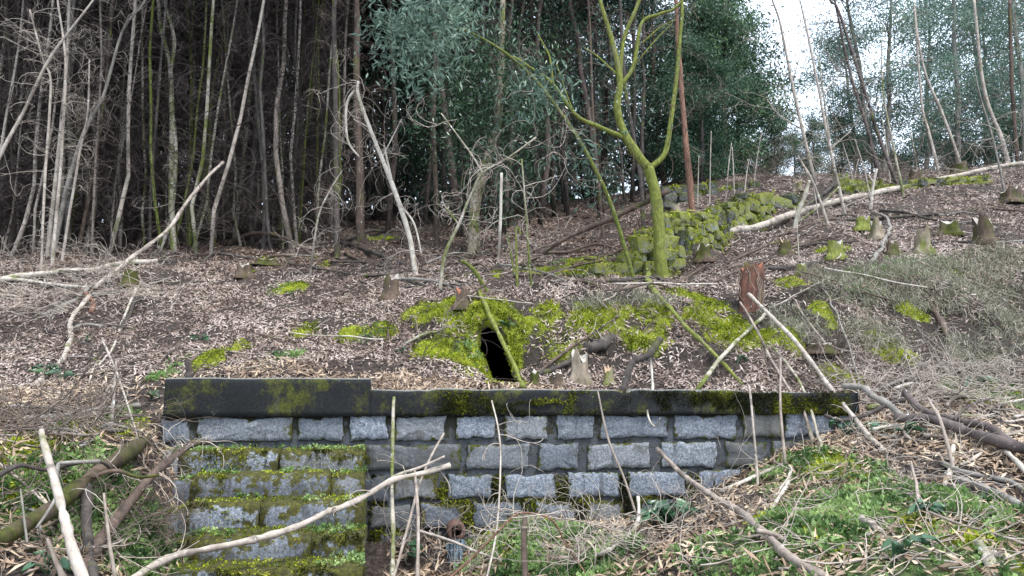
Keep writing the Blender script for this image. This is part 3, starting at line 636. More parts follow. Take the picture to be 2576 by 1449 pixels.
# leafy trees
def leafy(name, label, group, x, y, h, seed, leafm, barkm, rx=2.0, base=.25, dens=1.0, leaf=.17, lean=(0, 0), tr=.11, spread=.30, nb=26):
    R = np.random.default_rng(seed); z0 = float(H(x, y))-.1; t = empty(name, (x, y, z0), label, 'tree', group)
    n = 12; f = np.linspace(0, 1, n); w = np.cumsum(R.normal(size=(n, 2))*.02*h*.35, 0); w[0] = 0
    pts = np.stack([w[:, 0]+lean[0]*f*h, w[:, 1]+lean[1]*f*h, f*h], 1)
    V, Q, T = tube(pts, tr*(1.1-f)**.8+.012, 7, rough=.15, seed=seed % 90); mk('trunk', V, Q, T, barkm, True, t)
    mb = MB(); C = []
    for k_ in range(nb):
        u = base+(1-base)*(k_+R.random())/nb; p = np.array([np.interp(u, f, pts[:, c]) for c in range(3)]); a = R.uniform(0, 6.28)
        L = rx*(1.15-abs(u-.45)*1.1)*R.uniform(.6, 1.2); d = np.array([math.cos(a), math.sin(a), R.uniform(.15, .9)]); q = [p]
        for s in range(5):
            d = d+R.normal(size=3)*.18+np.array([0, 0, -.10]); p = p+unit(d)*L/5; q.append(p)
            if s >= 1:
                for _ in range(max(1, int(1.6*dens))): C.append(p+R.normal(size=3)*.22)
        mb.add(*tube(q, np.linspace(.03, .008, 6), 4, False))
    V, Q, T = mb.get(); mk('limbs', V, Q, T, barkm, True, t)['kind'] = 'stuff'
    V, Q, r = clumps(R, C, int(30*dens), spread, leaf, leaf*.3, .55, .8); mk('crown', V, Q, None, leafm, True, t, {'rnd': r})
    return t
def copytree(t, x, y, s, rz, label, group):
    e = t.copy(); COL.objects.link(e); e.location = (x, y, float(H(x, y))-.1); e.scale = (s, s, s); e.rotation_euler = (0, 0, rz); tag(e, label, 'tree', group)
    for c in t.children:
        k_ = c.copy(); COL.objects.link(k_); k_.parent = e
    return e

# traced trees: the foot stands on the ground that the first pixel looks at; widths are in pixels
def limb(pts3, r0, r1, sides=8, rough=.12, seed=0, power=1.0):
    n = max(8, len(pts3)*4); L = smooth_line(pts3, n); f = np.linspace(0, 1, n)
    return tube(L, r0+(r1-r0)*f**power, sides, True, rough, seed)
def px(pts, D, dD=0.):
    n = len(pts); return np.array([P(u, v, D+dD*k_/(max(n-1, 1))) for k_, (u, v) in enumerate(pts)])
tid = 0
def traced(name, label, limbs, mat, twigs=0, twm='twigpale', crown=None, group=None, D=None, grow=0., tl=.9, foot=True, curl=3.5, cat='tree', dD=0):
    """limbs: list of (pixels, width0, width1[, extra depth at the tip]); the first is the trunk"""
    global tid; tid += 1; R = np.random.default_rng(500+tid)
    u0, v0 = limbs[0][0][0]; g_ = (Gw(u0, v0) if v0 < 985 else Gd(u0, v0)) if D is None else P(u0, v0, D); D = g_[1]
    t = empty(name, tuple(g_), label, cat, group); allp = []; sides = 9 if limbs[0][1] > 20 else 7
    for k_, lm in enumerate(limbs):
        pts, w0, w1 = lm[:3]; tip = lm[3] if len(lm) > 3 else dD; off = lm[4] if len(lm) > 4 else 0
        p = px(pts, D+off, tip)
        if k_ == 0 and foot: p = np.vstack([p[0]-(0, 0, .12), p])
        if grow and pts[-1][1] <= 25:                       # goes on above the picture
            d = unit(p[-1]-p[-2]+np.array([0, 0, .3])); p = np.vstack([p, p[-1]+d*grow*.5, p[-1]+d*grow+np.array([0, 0, .2])]); w1 = w1*.5
        L = smooth_line(p, max(10, len(p)*5)); f = np.linspace(0, 1, len(L)); rad = (w0+(w1-w0)*f)/2/FPX*D*1.02
        if k_ == 0 and foot: rad = rad*(1+.45*np.exp(-f*26))
        L = L+rad[:, None]*.18*np.stack([fbm(L*2.2, 2, tid), fbm(L*2.2, 2, tid+9), L[:, 0]*0], 1)
        V, Q, T = tube(L, rad, sides, True, .22 if w0 > 20 else .15, tid*3+k_); ob_ = part('trunk' if k_ == 0 else 'limb', V, Q, T, mat, t); trunk_ = ob_ if k_ == 0 else trunk_; allp.append(L[len(L)//6:])
    if twigs:
        st_ = np.concatenate(allp); mb = arcs(R, st_, int(twigs*1.5), tl, curl*.8, .35, .0065*max(1, D/16), 8, 2); V, Q, T = mb.get(); o_ = part('twigs', V, Q, T, M[twm], t); o_['kind'] = 'stuff'; o_.parent = trunk_
    if crown:                                               # (leaf material, pixel points, spread, leaves, leaf length)
        lm_, cpx, sprd, nl, ll = crown; C = np.array([P(u, v, D+R.uniform(-.5, .5)) for u, v in cpx]); V, Q, r = clumps(R, C, nl, sprd, ll, ll*.2, .6, .9)
        part('crown', V, Q, None, M[lm_], t, True, {'rnd': r})
    return t
pal, pm, grn_, mos = M['pale'], M['palemoss'], M['green'], M['mossy']
traced('slender_tree', 'thin white pole tree with a crooked top in the pale clump', [([(103,685),(113,450),(128,215),(108,150),(75,25)], 7, 5)], pal, 16)
traced('slender_tree', 'straight pale pole tree with dark rings in the clump at the thicket corner', [([(120,645),(145,400),(165,200),(175,0)], 12, 8)], pal, 22, grow=3)
traced('slender_tree', 'pale pole tree bending back at the top in the clump at the thicket corner', [([(131,668),(150,450),(160,300),(165,150),(145,0)], 10, 6)], pal, 18, grow=2)
traced('slender_tree', 'grey leaning pole tree spreading away from the pale clump', [([(130,648),(172,460),(215,325),(260,240),(310,75),(360,10)], 14, 5)], M['grey'], 24, grow=2)
traced('slender_tree', 'thin upright pole between the pale clump and the twin trunk', [([(155,662),(200,390),(220,285),(225,150)], 8, 4)], pal, 14)
traced('slender_tree', 'pale trunk leaning steeply across the thicket corner', [([(-90,560),(-10,410),(60,280),(115,165),(165,90),(235,0)], 11, 5)], pal, 22, grow=1.5, D=13.5, foot=False)
traced('slender_tree', 'brown pole in the thicket beside the grey leaning pole', [([(195,640),(235,430),(262,250),(280,60),(285,0)], 11, 6)], M['brown'], 20, grow=3)
traced('forked_tree', 'twin trunked tree with pale flaking bark and a forked top', [([(436,634),(432,500),(433,350),(428,175),(405,75),(398,0)], 19, 9), ([(428,180),(438,100),(413,0)], 11, 7), ([(395,640),(430,550),(443,400),(436,300)], 12, 8)], M['palemoss'], 26, grow=3)
traced('slender_tree', 'dark straight trunk standing right behind the forked pale tree', [([(440,612),(450,350),(450,150),(446,0)], 14, 11)], M['dark'], 14, 'twig', grow=3)
traced('slender_tree', 'green stained double pole, the thicker of the pair with lichen spots', [([(478,618),(475,450),(482,300),(478,100),(468,0)], 12, 8)], grn_, 14, grow=3)
traced('slender_tree', 'green stained double pole, the thinner of the pair', [([(465,605),(480,375),(490,125),(478,0)], 9, 6)], pm, 14, grow=3)
traced('slender_tree', 'tall pole with a bright mossy foot and a slight bend near the top', [([(590,602),(615,375),(628,200),(620,50),(612,0)], 13, 8)], pm, 18, grow=3)
traced('slender_tree', 'dark green trunk behind the tall pole with the mossy foot', [([(608,530),(640,325),(650,100),(655,0)], 13, 9)], M['green'], 10, 'twig', grow=3)
traced('slender_tree', 'brown pole leaning far over towards the thick dark trunk', [([(632,592),(665,475),(750,225),(830,80),(870,20)], 12, 5)], M['stick'], 22, grow=1)
traced('slender_tree', 'curved grey pole next to the snapped pole', [([(525,592),(540,425),(575,300),(615,260)], 7, 4)], M['grey'], 14)
traced('slender_tree', 'dim grey pole behind the curved pole', [([(580,545),(590,300),(583,100),(580,0)], 9, 7)], M['grey'], 14, 'twig', grow=3)
traced('slender_tree', 'thin greenish pole that bends at the top, beside the straight green pole', [([(702,617),(715,325),(740,280)], 7, 4)], grn_, 10)
traced('slender_tree', 'slim green pole with bare twigs near the vivid green one', [([(735,588),(750,325),(760,150),(768,0)], 8, 5)], grn_, 14, grow=2)
traced('slender_tree', 'vivid yellow green mossy pole, straightest in the thicket edge', [([(795,603),(798,350),(800,125),(785,0)], 9, 7)], mos, 10, grow=3, crown=('leaf_mid', [(830,310),(845,330),(810,340),(860,320)], .22, 26, .18))
traced('slender_tree', 'short thin sapling with mossy bark between two poles', [([(672,587),(668,440),(664,325)], 5, 3)], grn_, 8)
traced('slender_tree', 'short brown sapling with a slight lean between two poles', [([(685,582),(697,400),(704,300)], 5, 3)], M['grey'], 8)
traced('slender_tree', 'thick dark trunk with lichen dots and a mossy base', [([(848,648),(845,350),(840,50),(845,0)], 18, 13)], M['dark'], 20, 'twig', grow=4)
traced('slender_tree', 'pale thin stem arching over the litter near the dark lichen trunk', [([(780,697),(800,550),(830,480),(860,430)], 7, 3)], pal, 10)
traced('tall_tree', 'stout brown trunk with a bright green mossy foot', [([(909,628),(904,450),(897,250),(899,50),(897,0)], 25, 17)], M['brown'], 34, 'twig', grow=5, tl=1.3)
traced('dead_tree', 'bleached dead tree leaning with broken white limbs', [([(1047,692),(1024,575),(979,440),(934,330),(902,240),(902,205)], 16, 7), ([(892,228),(872,265),(874,350),(904,395)], 8, 5), ([(985,450),(970,380),(966,360)], 7, 2), ([(940,340),(925,320),(890,300)], 5, 2), ([(1000,510),(1040,560),(1060,640)], 6, 4), ([(960,400),(995,330),(1010,300)], 4, 2)], M['bone'], 26, 'twigpale')
traced('leaning_tree', 'crooked mossy bough forking over the litter below the ivy trunk', [([(1107,728),(1119,640),(1154,565),(1184,490),(1214,435),(1274,400),(1349,345)], 11, 4), ([(1154,565),(1120,520),(1110,490)], 5, 2), ([(1214,435),(1180,380),(1110,285)], 5, 3)], M['palemoss'], 14)
ivy = [(1189+R_, v) for v, R_ in ((600,5),(560,8),(500,12),(450,28),(420,35),(390,45),(360,55),(330,60),(300,62),(280,30),(260,75),(240,20),(220,70),(190,90),(170,30),(150,80),(340,20),(310,95),(250,110),(210,-10),(190,-30),(160,-50),(140,0),(110,40),(200,130),(230,140),(300,-20),(330,-40),(270,-60),(90,90),(60,60))]
traced('ivy_tree', 'broad ivy covered trunk with peeling pale bark low down', [([(1189,642),(1194,525),(1219,425),(1249,325),(1259,200),(1265,0)], 34, 18)], M['stumppale'], 30, 'twigdark', ('ivy', ivy+[(u+18, v-9) for u, v in ivy]+[(u-60, v+25) for u, v in ivy[8:]]+[(u+45, v+40) for u, v in ivy[10:]], .5, 75, .15), grow=3, tl=1.4)
traced('slender_tree', 'dark reddish trunk with a mossy foot, first beyond the bleached dead tree', [([(1099,622),(1097,500),(1092,350),(1094,200),(1092,0)], 15, 11)], M['brown'], 20, 'twigdark', grow=3)
traced('slender_tree', 'ivy clad snapped stem beside the broad ivy trunk', [([(1254,657),(1259,550),(1262,435)], 10, 7)], M['bone'], 4, crown=('ivy', [(1262,470),(1268,500),(1256,520),(1265,545),(1262,530)], .14, 26, .11))
traced('bent_sapling', 'short hooked mossy sapling on the flat below the terrace', [([(1302,727),(1299,640),(1298,580),(1303,572),(1310,590)], 7, 4)], mos, 0)
traced('bent_sapling', 'short straight mossy sapling leaning beside the hooked one', [([(1294,697),(1286,640),(1277,590)], 6, 4)], grn_, 2)
traced('slender_tree', 'wavy thin mossy sapling next to the hooked sapling', [([(1337,722),(1330,640),(1324,550),(1312,400)], 7, 4)], pm, 10)
traced('leaning_tree', 'long thin mossy tree leaning far over with a leafy drooping top', [([(1597,712),(1549,550),(1509,450),(1449,340),(1359,215),(1274,135),(1179,80),(1139,75)], 13, 5)], M['green'], 14, 'twig', ('leaf_pale', [(1140,75),(1120,60),(1100,40),(1080,60),(1060,80),(1040,110),(1020,140),(1000,60),(980,70),(1010,40),(1040,50),(1060,20),(1130,20),(1150,40),(1170,20),(1110,95),(1090,120),(1065,140),(1048,170),(1040,190),(1030,90),(1120,120),(1140,100),(1170,60),(1085,15),(1050,0),(1110,0),(1160,0),(965,60),(990,95),(1355,200),(1340,215),(1380,225),(1460,370),(1500,450),(1360,235)], .28, 80, .17))
hero = [([(1664,688),(1659,600),(1649,500),(1632,420)], 37, 26), ([(1632,424),(1579,350),(1554,275),(1559,200),(1539,100),(1509,0)], 26, 9), ([(1572,346),(1509,320),(1449,290),(1389,210),(1334,170),(1289,140)], 14, 5), ([(1391,212),(1384,150),(1374,125),(1350,80)], 7, 3),
 ([(1558,212),(1569,100),(1609,0)], 14, 8), ([(1561,215),(1594,165),(1614,60),(1660,35),(1709,10)], 13, 7), ([(1632,424),(1669,390),(1684,325),(1704,175),(1714,50),(1716,0)], 16, 8), ([(1555,190),(1500,140),(1470,120)], 6, 3), ([(1614,110),(1660,70),(1700,50)], 5, 3), ([(1600,160),(1650,100),(1690,60)], 5, 2), ([(1449,290),(1430,250),(1400,160)], 5, 2)]
hc = [(random.uniform(1480, 1740), random.uniform(-20, 330)) for _ in range(46)]
traced('mossy_tree', 'forked tree coated in yellow green moss in front of the dry stone wall', hero, mos, 34, 'twig', ('leaf_pale', hc, .2, 7, .11), tl=1.1, grow=2.5, D=12.75)
traced('slender_tree', 'thin brown trunk with sky behind it, beside the forked mossy tree', [([(1516,602),(1509,500),(1492,300),(1484,75),(1480,0)], 10, 8)], M['brown'], 14, 'twig', grow=3)
traced('slender_tree', 'dark leaning trunk right behind the forked mossy tree', [([(1619,580),(1609,430),(1574,225),(1560,0)], 14, 10)], M['dark'], 10, 'twigdark', grow=3)
traced('tall_tree', 'reddish brown trunk standing on top of the dry stone wall', [([(1743,542),(1728,400),(1718,270),(1705,100),(1700,0)], 19, 12)], M['redbrown'], 20, 'twig', grow=4)
# saplings on the open slope
traced('broken_sapling', 'snapped pale sapling with a torn tip on the open slope', [([(2083,567),(2048,465),(2008,395)], 9, 5)], pal, 8)
traced('bare_sapling', 'bare pale sapling with a single trunk rising from the snapped one', [([(2053,467),(2018,325),(1991,200),(1963,60),(1943,0)], 11, 5), ([(2018,325),(1960,290),(1930,250)], 4, 2), ([(1991,215),(2010,150)], 3, 2)], pal, 18, tl=1.6, curl=1.5, grow=1)
traced('bare_sapling', 'bare pale sapling crossing the long fallen pole', [([(2126,542),(2088,375),(2063,240),(2038,115),(2018,25),(2010,-10)], 10, 3), ([(2088,375),(2140,330)], 4, 2), ([(2063,250),(2100,200),(2120,190)], 4, 2)], pal, 18, tl=1.6, curl=1.5)
traced('bare_sapling', 'slim greenish sapling standing behind the pale saplings', [([(2100,452),(2080,300),(2058,140)], 6, 3)], pm, 12, tl=1.4, curl=1.5)
traced('bare_tree', 'dark purplish leaning stem, the longer of a pair', [([(2263,482),(2213,350),(2158,175),(2108,25),(2088,0)], 11, 7)], M['purple'], 14, 'twig', tl=1.4, grow=2, curl=1.5)
traced('bare_tree', 'dark purplish leaning stem, the shorter of a pair', [([(2213,455),(2178,310),(2143,200),(2113,65),(2100,0)], 10, 6)], M['purple'], 14, 'twig', tl=1.4, grow=2, curl=1.5)
traced('bare_sapling', 'pale green sapling beside the dark leaning pair', [([(2273,497),(2248,375),(2223,240),(2218,150),(2220,60)], 8, 2)], pm, 14, tl=1.3, curl=1.5)
traced('snag', 'short white bent snag on the open slope', [([(2190,527),(2193,500),(2198,460),(2206,425)], 11, 6), ([(2198,462),(2185,440)], 5, 3)], M['bone'], 0, cat='snag')
traced('bare_sapling', 'thin sapling with a kinked stem near the end of the long pole', [([(2528,487),(2498,350),(2468,250),(2450,170)], 7, 2), ([(2505,380),(2540,340)], 3, 2)], M['grey'], 12, tl=1.3, curl=1.5)
traced('bare_tree', 'pale peeling trunk on the crest, thinner', [([(2363,442),(2338,340),(2320,270),(2310,150),(2300,20)], 9, 4)], pal, 10, 'twig', group='pale trunks on the crest')
traced('bare_tree', 'pale peeling trunk on the crest, leaning the most', [([(2413,402),(2368,280),(2333,200),(2310,100),(2300,10)], 9, 4)], pal, 10, 'twig', group='pale trunks on the crest')
traced('bare_tree', 'broad pale trunk on the crest with a dark crown', [([(2535,402),(2518,345),(2478,240),(2460,100),(2450,0)], 14, 6)], pal, 10, 'twig', group='pale trunks on the crest')
traced('bare_tree', 'brown upright trunk on the crest with shaggy bark', [([(2560,402),(2548,250),(2543,125),(2540,0)], 12, 8)], M['brown'], 10, 'twig', group='pale trunks on the crest')
for k_, (u, v0, v1, du) in enumerate([(1785,520,330,4),(1848,515,370,-6),(1755,525,390,3),(1872,495,400,12),(1826,500,360,14),(1896,470,330,20),(2150,480,360,-30),(2190,500,350,-40),(2010,650,520,-10),(2150,450,400,10),(2240,470,300,-20),(2310,450,330,-20),(2060,560,440,-20)]):
    traced('thin_shoot', 'thin white shoot standing on the slope near the terrace wall', [([(u, v0), (u+du*.4, (v0+v1)/2), (u+du, v1)], 3.5, 2)], pal, 0, group='thin white shoots above the terrace', cat='sapling', foot=False)

# the dark thicket of poles
TL = 'slender bare pole tree inside the dark thicket, dead twigs along its stem'; TG = 'poles of the dark thicket'
R = random.Random(11); cnt = 0; used = []
tries = 0
while cnt < 235 and tries < 6000:
    tries += 1
    y = (15.4+3.2*R.random() if cnt < 60 else 15.8+22*R.random()**1.25); u = R.uniform(-260, 860+max(0, y-20)*14); x = (u-CU)/FPX*y*1.02
    if u > 560 and y < 17: continue
    if any((x-a)**2+(y-b_)**2 < (.30+.012*(y-15))**2 for a, b_ in used): continue
    used.append((x, y)); cnt += 1
    tk = R.choice([.6, .7, .8, .9, 1.0, 1.25])*(.78 if y < 18.5 else 1); ti = R.randrange(6) if y > 19 or R.random() < .3 else 6+R.randrange(4); cw = True
    lab = f"{'thin' if tk < .75 else 'slender' if tk < .95 else 'stout'} {['brown', 'grey', 'dusky brown', 'tan', 'blackish', 'ashy grey', 'pale', 'lichen spotted', 'straw coloured', 'green stained'][ti]} pole tree {'at the front edge' if y < 18 else 'amid' if y < 25 else 'deep in the back'} of the dark thicket"
    pole_tree(x, y, R.uniform(.85, 1.2), 3000+cnt, lab.replace('amid of', 'in the middle of'), TG, trunk=ti, lean=.09, thick=tk, crown=cw)
# dark pole trees in the middle wood
for k_ in range(46):
    y = 18.5+16*R.random(); u = R.uniform(900, 1640); x = (u-CU)/FPX*y*1.02
    pole_tree(x, y, R.uniform(.85, 1.25), 5000+k_, f"{['straight', 'stout', 'thick'][k_ % 3]} {['brown', 'blackish'][(k_//3) % 2]} trunk {'just behind' if y < 24 else 'far behind'} the ivy tree in the green wood", 'dark trunks of the middle wood', trunk=[0, 4][(k_//3) % 2], lean=.05, thick=[1.0, 1.3, 1.6][k_ % 3], twig=k_ % 2 == 0)
# leafy evergreens behind: a few are built, the others are copies
prot = [leafy('evergreen_tree', 'dense dark evergreen with sickle leaves behind the ivy tree', 'evergreens of the middle wood', 1.0, 24, 13, 40, M['leaf_mid'], M['dark'], 2.5, .06, 1.8, .17),
 leafy('evergreen_tree', 'blue green evergreen rising behind the forked mossy tree', 'evergreens of the middle wood', 6.2, 29, 11.5, 41, M['leaf_blue'], M['brown'], 2.4, .08, 1.7, .17),
 leafy('evergreen_tree', 'bushy evergreen with a rounded crown behind the terrace wall', 'evergreens beside the sky gap', 8.1, 27, 7.2, 42, M['leaf_mid'], M['dark'], 2.2, .04, 2.1, .17),
 leafy('crest_tree', 'airy blue green tree on the crest with gaps of sky', 'airy trees on the crest', 15.5, 30, 11.5, 43, M['leaf_blue'], M['grey'], 2.5, .2, 1.5, .15, (-.06, 0), .11, .32, 32)]
for (k_, u, y, s) in [(0,1080,27,1.0),(1,1180,30,1.1),(0,1300,29,1.0),(0,1420,33,1.0),(1,1350,36,1.2),(0,1000,33,1.1),(1,1520,38,.9),(0,1130,23,.8),(1,1640,32,.95),(0,900,36,1.2),(0,760,40,1.2),(0,600,42,1.2),(0,420,42,1.2),(0,240,42,1.2),(0,60,42,1.2),(0,-120,42,1.2)]:
    x = (u-CU)/FPX*y*1.02; copytree(prot[k_], x, y, s, u*.7, ['dense dark evergreen deep in the wood', 'blue green evergreen deep in the wood'][k_], 'evergreens deep in the wood')
for (k_, u, y, s) in [(2,1790,30,1.25),(2,1870,31,.95),(2,1700,34,1.3),(2,1930,34,.6),(2,1770,25,.7),(2,1960,27,.3),(2,2010,28,.32),(2,2060,26,.3)]:
    x = (u-CU)/FPX*y*1.02; copytree(prot[k_], x, y, s, u*.7, 'small evergreen bush on the crest under the sky gap' if s < .4 else {1790: 'tall bushy evergreen rising behind the reddish trunk', 1870: 'bushy evergreen next to the sky gap', 1700: 'bushy evergreen behind the forked mossy tree top', 1930: 'low evergreen at the edge of the sky gap', 1770: 'small dense evergreen just above the upper stone wall'}[u], 'evergreens beside the sky gap')
for (k_, u, y, s) in [(3,2170,33,.9),(3,2230,29,.9),(3,2320,34,1.1),(3,2420,30,1.0),(3,2520,34,1.15),(3,2600,29,1.05),(3,2480,38,1.2),(2,2200,36,.8),(2,2330,38,1.0),(2,2130,31,.55),(2,2440,36,.8),(3,2700,33,1.2),(2,2560,33,.7)]:
    x = (u-CU)/FPX*y*1.02; copytree(prot[k_], x, y, s, u*.7, {2170: 'airy blue green tree behind the dark leaning pair', 2230: 'airy blue green tree beside the dark leaning pair', 2320: 'tall airy tree behind the thinner pale crest trunk', 2420: 'airy tree behind the most leaning pale crest trunk', 2520: 'airy tree behind the broad pale crest trunk', 2600: 'airy tree beyond the shaggy brown crest trunk', 2700: 'airy tree at the far end of the crest', 2480: 'tallest airy tree far back on the crest'}.get(u, 'bushy dark evergreen below the airy crest trees'), 'airy trees on the crest')
# far wood behind everything (one mass)
R2 = np.random.default_rng(77); C = []
for _ in range(3000):
    y = R2.uniform(43, 60); u = R2.uniform(-600, 1560); x = (u-CU)/FPX*y; C.append((x, y, float(H(x, y))+R2.uniform(-.5, 17)))
V, Q, r = clumps(R2, C, 26, .8, .8, .22, .4, .8)
tag(mk('far_wood', V, Q, None, M['leaf_dark'], True, None, {'rnd': r}), 'dark mass of the far wood behind the poles', 'wood', kind='stuff')
# bare brush along the crest
mbx = arcs(R2, [P(u, v, 20.5+R2.uniform(0, 3)) for u, v in zip(R2.uniform(1900, 2560, 120), R2.uniform(425, 470, 120))], 300, 1.5, 1.8, .1, .008, 6, 2); V, Q, T = mbx.get()
tag(mk('brushwood', V, Q, T, M['twig'], True), 'tangle of bare purplish brush along the crest', 'brush', kind='stuff')

# ------------------------------------------------------------------ fallen trunks, branches and standing sticks traced from the picture
def gp(u, v): return Gw(u, v) if v < 985 else Gd(u, v)
EYEP = np.array([0, 0, EYE])
def above(L, rad, up=False):
    """a stem that would run under the ground is set back along its line of sight to rest on it"""
    L = L.copy(); n = len(L)
    for i in range(n):
        if up and i < n//6: continue
        for _ in range(60):
            if L[i, 2] > H(L[i, 0], L[i, 1])+rad[i]*.7: break
            L[i] = EYEP+(L[i]-EYEP)*.985
    for _ in range(3): L[1:-1, 1] = np.minimum(L[1:-1, 1], L[1:-1, 1]*.5+.25*(L[:-2, 1]+L[2:, 1]))
    return L
sid = 0
def stick(name, label, pts, w0, w1, mat, D='lie', forks=(), twigs=0, twm='twigpale', cat='branch', lift=.6, group=None, cut=None, tl=.45):
    """D: 'lie' on the ground, 'span' between the ground under both ends, a depth, or a pair of depths"""
    global sid; sid += 1; R = np.random.default_rng(9000+sid); n = len(pts); w0 = w0*(1.35 if w0 < 15 else 1.08); w1 = w1*(1.35 if w1 < 15 else 1.08)
    if D == 'lie': p3 = [gp(u, v) for u, v in pts]
    elif D == 'span':
        a, b_ = gp(*pts[0])[1], gp(*pts[-1])[1]; p3 = [P(u, v, a+(b_-a)*k_/(n-1)) for k_, (u, v) in enumerate(pts)]
    elif D == 'up':
        a = gp(*pts[0])[1]; p3 = [P(u, v, a) for u, v in pts]
    elif isinstance(D, tuple): p3 = [P(u, v, D[0]+(D[1]-D[0])*k_/(n-1)) for k_, (u, v) in enumerate(pts)]
    else: p3 = [P(u, v, D) for u, v in pts]
    if D != 'lie':
        for k_, (u, v) in enumerate(pts):
            dg = (gp(u, v) if v < 1449 else Gd(u, v))[1]-(.06 if k_ in (0, n-1) else .3) 
            if p3[k_][1] > dg and D != 'up': p3[k_] = P(u, v, dg)
    p3 = np.array(p3); Dm = p3[:, 1]; wd = np.linspace(w0, w1, n)/2/FPX*Dm
    if D == 'lie':
        p3[:, 2] += wd*lift
    if D == 'lie' and n > 2: p3[1:-1, 1] = .5*p3[1:-1, 1]+.25*(p3[:-2, 1]+p3[2:, 1])
    root = empty(name, tuple(p3[0]), label, cat, group)
    m_ = max(10, n*5); L = smooth_line(p3, m_); f = np.linspace(0, n-1, m_); rad = np.interp(f, np.arange(n), wd)
    if D == 'lie': L[:, 2] = np.maximum(L[:, 2], H(L[:, 0], L[:, 1])+rad*.3)
    if D != 'lie':
        L0 = L; L = above(L, rad, D == 'up'); rad = rad*L[:, 1]/L0[:, 1]
    L = L+rad[:, None]*.3*np.stack([fbm(L*3, 2, sid), fbm(L*3, 2, sid+5), fbm(L*3, 2, sid+8)], 1)
    rad = rad*(1+.12*R.normal(size=m_)*(rad > .012))
    V, Q, T = tube(L, rad, 9 if max(w0, w1) > 14 else 6, True, .16, sid); part('stem', V, Q, T, mat, root)
    for (fp, a, b_, i0) in forks:
        q = np.array([P(u, v, L[min(int(i0*m_), m_-1)][1]+.02*k_) for k_, (u, v) in enumerate(fp)]); dd = q[0][1]
        L2 = above(smooth_line(q, max(8, len(q)*5)), np.full(max(8, len(q)*5), .02)); V, Q, T = tube(L2, np.linspace(a, b_, len(L2))/2/FPX*dd, 6, True, .15, sid+40); part('side_branch', V, Q, T, mat, root)
    if twigs:
        mb = arcs(R, L[m_//4:], twigs, tl, 1.8, .1, .0045, 6, 1); V, Q, T = mb.get(); o = part('twigs', V, Q, T, M[twm], root); o['kind'] = 'stuff'
    if cut:
        d = unit(L[0]-L[1]); V, Q, T = tube([L[0]-d*.01, L[0]+d*.008], [rad[0]*1.02, rad[0]*.9], 10, True); part('cut_face', V, Q, T, cut, root)
    return root
st_, gy, br, bn, dk = M['stick'], M['grey'], M['brown'], M['bone'], M['dark']
# left foreground
stick('fallen_log', 'thick dark mossy log sloping up beside the bright moss hummock', [(-60,1395),(0,1358),(150,1265),(275,1165),(365,1112)], 44, 26, M['stump'], (3.7, 5.9), forks=[([(232,1200),(290,1184),(350,1200),(400,1195)], 13, 7, .6)], twigs=6)
stick('fallen_log', 'smooth brown log with a splintered pale tip leaning on the steps', [(205,1430),(280,1325),(370,1205),(440,1148),(485,1117),(528,1112)], 30, 8, M['brown'], (4.0, 5.5), twigs=20, tl=.2)
stick('broken_pole', 'pale grey pole stuck upright in front of the moss hummock', [(225,1475),(175,1350),(150,1250),(120,1150),(103,1083)], 22, 12, M['pale'], (3.05, 3.5), cut=None)
stick('broken_pole', 'dark upright stump stem between the two logs', [(236,1470),(222,1325),(219,1215)], 24, 18, M['dark'], (3.7, 4.3))
stick('broken_pole', 'short sharp pale stake beside the upright grey pole', [(165,1470),(140,1410),(120,1355)], 13, 5, M['stick'], (3.1, 3.2))
stick('thin_stick', 'thin upright broken stick before the brown log', [(292,1470),(275,1360),(262,1240)], 9, 4, M['stick'], (3.4, 3.6))
stick('thin_stick', 'thin upright grey twig at the edge of the moss hummock', [(68,1370),(60,1300),(52,1230)], 5, 3, M['grey'], (3.6, 3.7))
stick('fallen_branch', 'curved dark branch looping over the thick log', [(-10,1200),(50,1170),(120,1182),(190,1165),(250,1160),(280,1178)], 10, 6, M['dark'], (3.8, 4.4))
stick('fallen_branch', 'forked grey branch hanging down from the thick log', [(250,1160),(160,1165),(145,1180),(140,1250),(90,1330)], 8, 5, M['grey'], (4.2, 3.7))
stick('fallen_branch', 'pale double stick lying between the logs', [(270,1320),(340,1240),(400,1180),(430,1140)], 10, 6, M['stick'], (4.5, 5.3), twigs=6)
stick('fallen_branch', 'thin twisting root branch beneath the brown log', [(120,1450),(180,1400),(240,1405),(310,1410)], 8, 5, M['grey'], 'lie', twigs=5)
stick('fallen_branch', 'grey curved branch lying left of the stake', [(0,1290),(60,1280),(110,1310),(100,1360)], 7, 4, M['grey'], 'lie', twigs=4)
# left slope
stick('fallen_branch', 'long pale S shaped branch lying down the litter slope', [(-20,992),(50,982),(100,960),(150,910),(175,850),(185,815),(210,770),(225,750)], 15, 8, M['pale'], 'lie', twigs=3)
stick('fallen_branch', 'pale branch with a cut end lying level above the green strip', [(40,1062),(165,1050),(250,1040),(300,1036),(352,1028)], 11, 11, M['grey'], 'lie', cut=M['cut'])
stick('thin_stick', 'long thin pale stick leaning down the litter slope', [(345,720),(300,815),(255,890),(235,925),(212,985),(205,1020)], 5, 3, M['bone'], 'lie')
stick('thin_stick', 'thin bare rod crossing the slope towards the step corner', [(258,850),(300,955),(335,1060),(370,1178)], 4, 3, M['pale'], (7.0, 5.6))
stick('thin_stick', 'whippy pale stick lying almost level above the cut branch', [(80,975),(200,950),(300,935),(415,905)], 4, 2, M['pale'], 'lie')
stick('thin_stick', 'upright mossy footed stick on the green strip', [(280,1085),(285,1010),(291,935),(293,905)], 6, 4, M['pale'], 'up', twigs=3)
stick('thin_stick', 'upright forked stick beside the mossy footed one', [(248,1058),(262,1000),(280,970)], 6, 4, M['stick'], 'up')
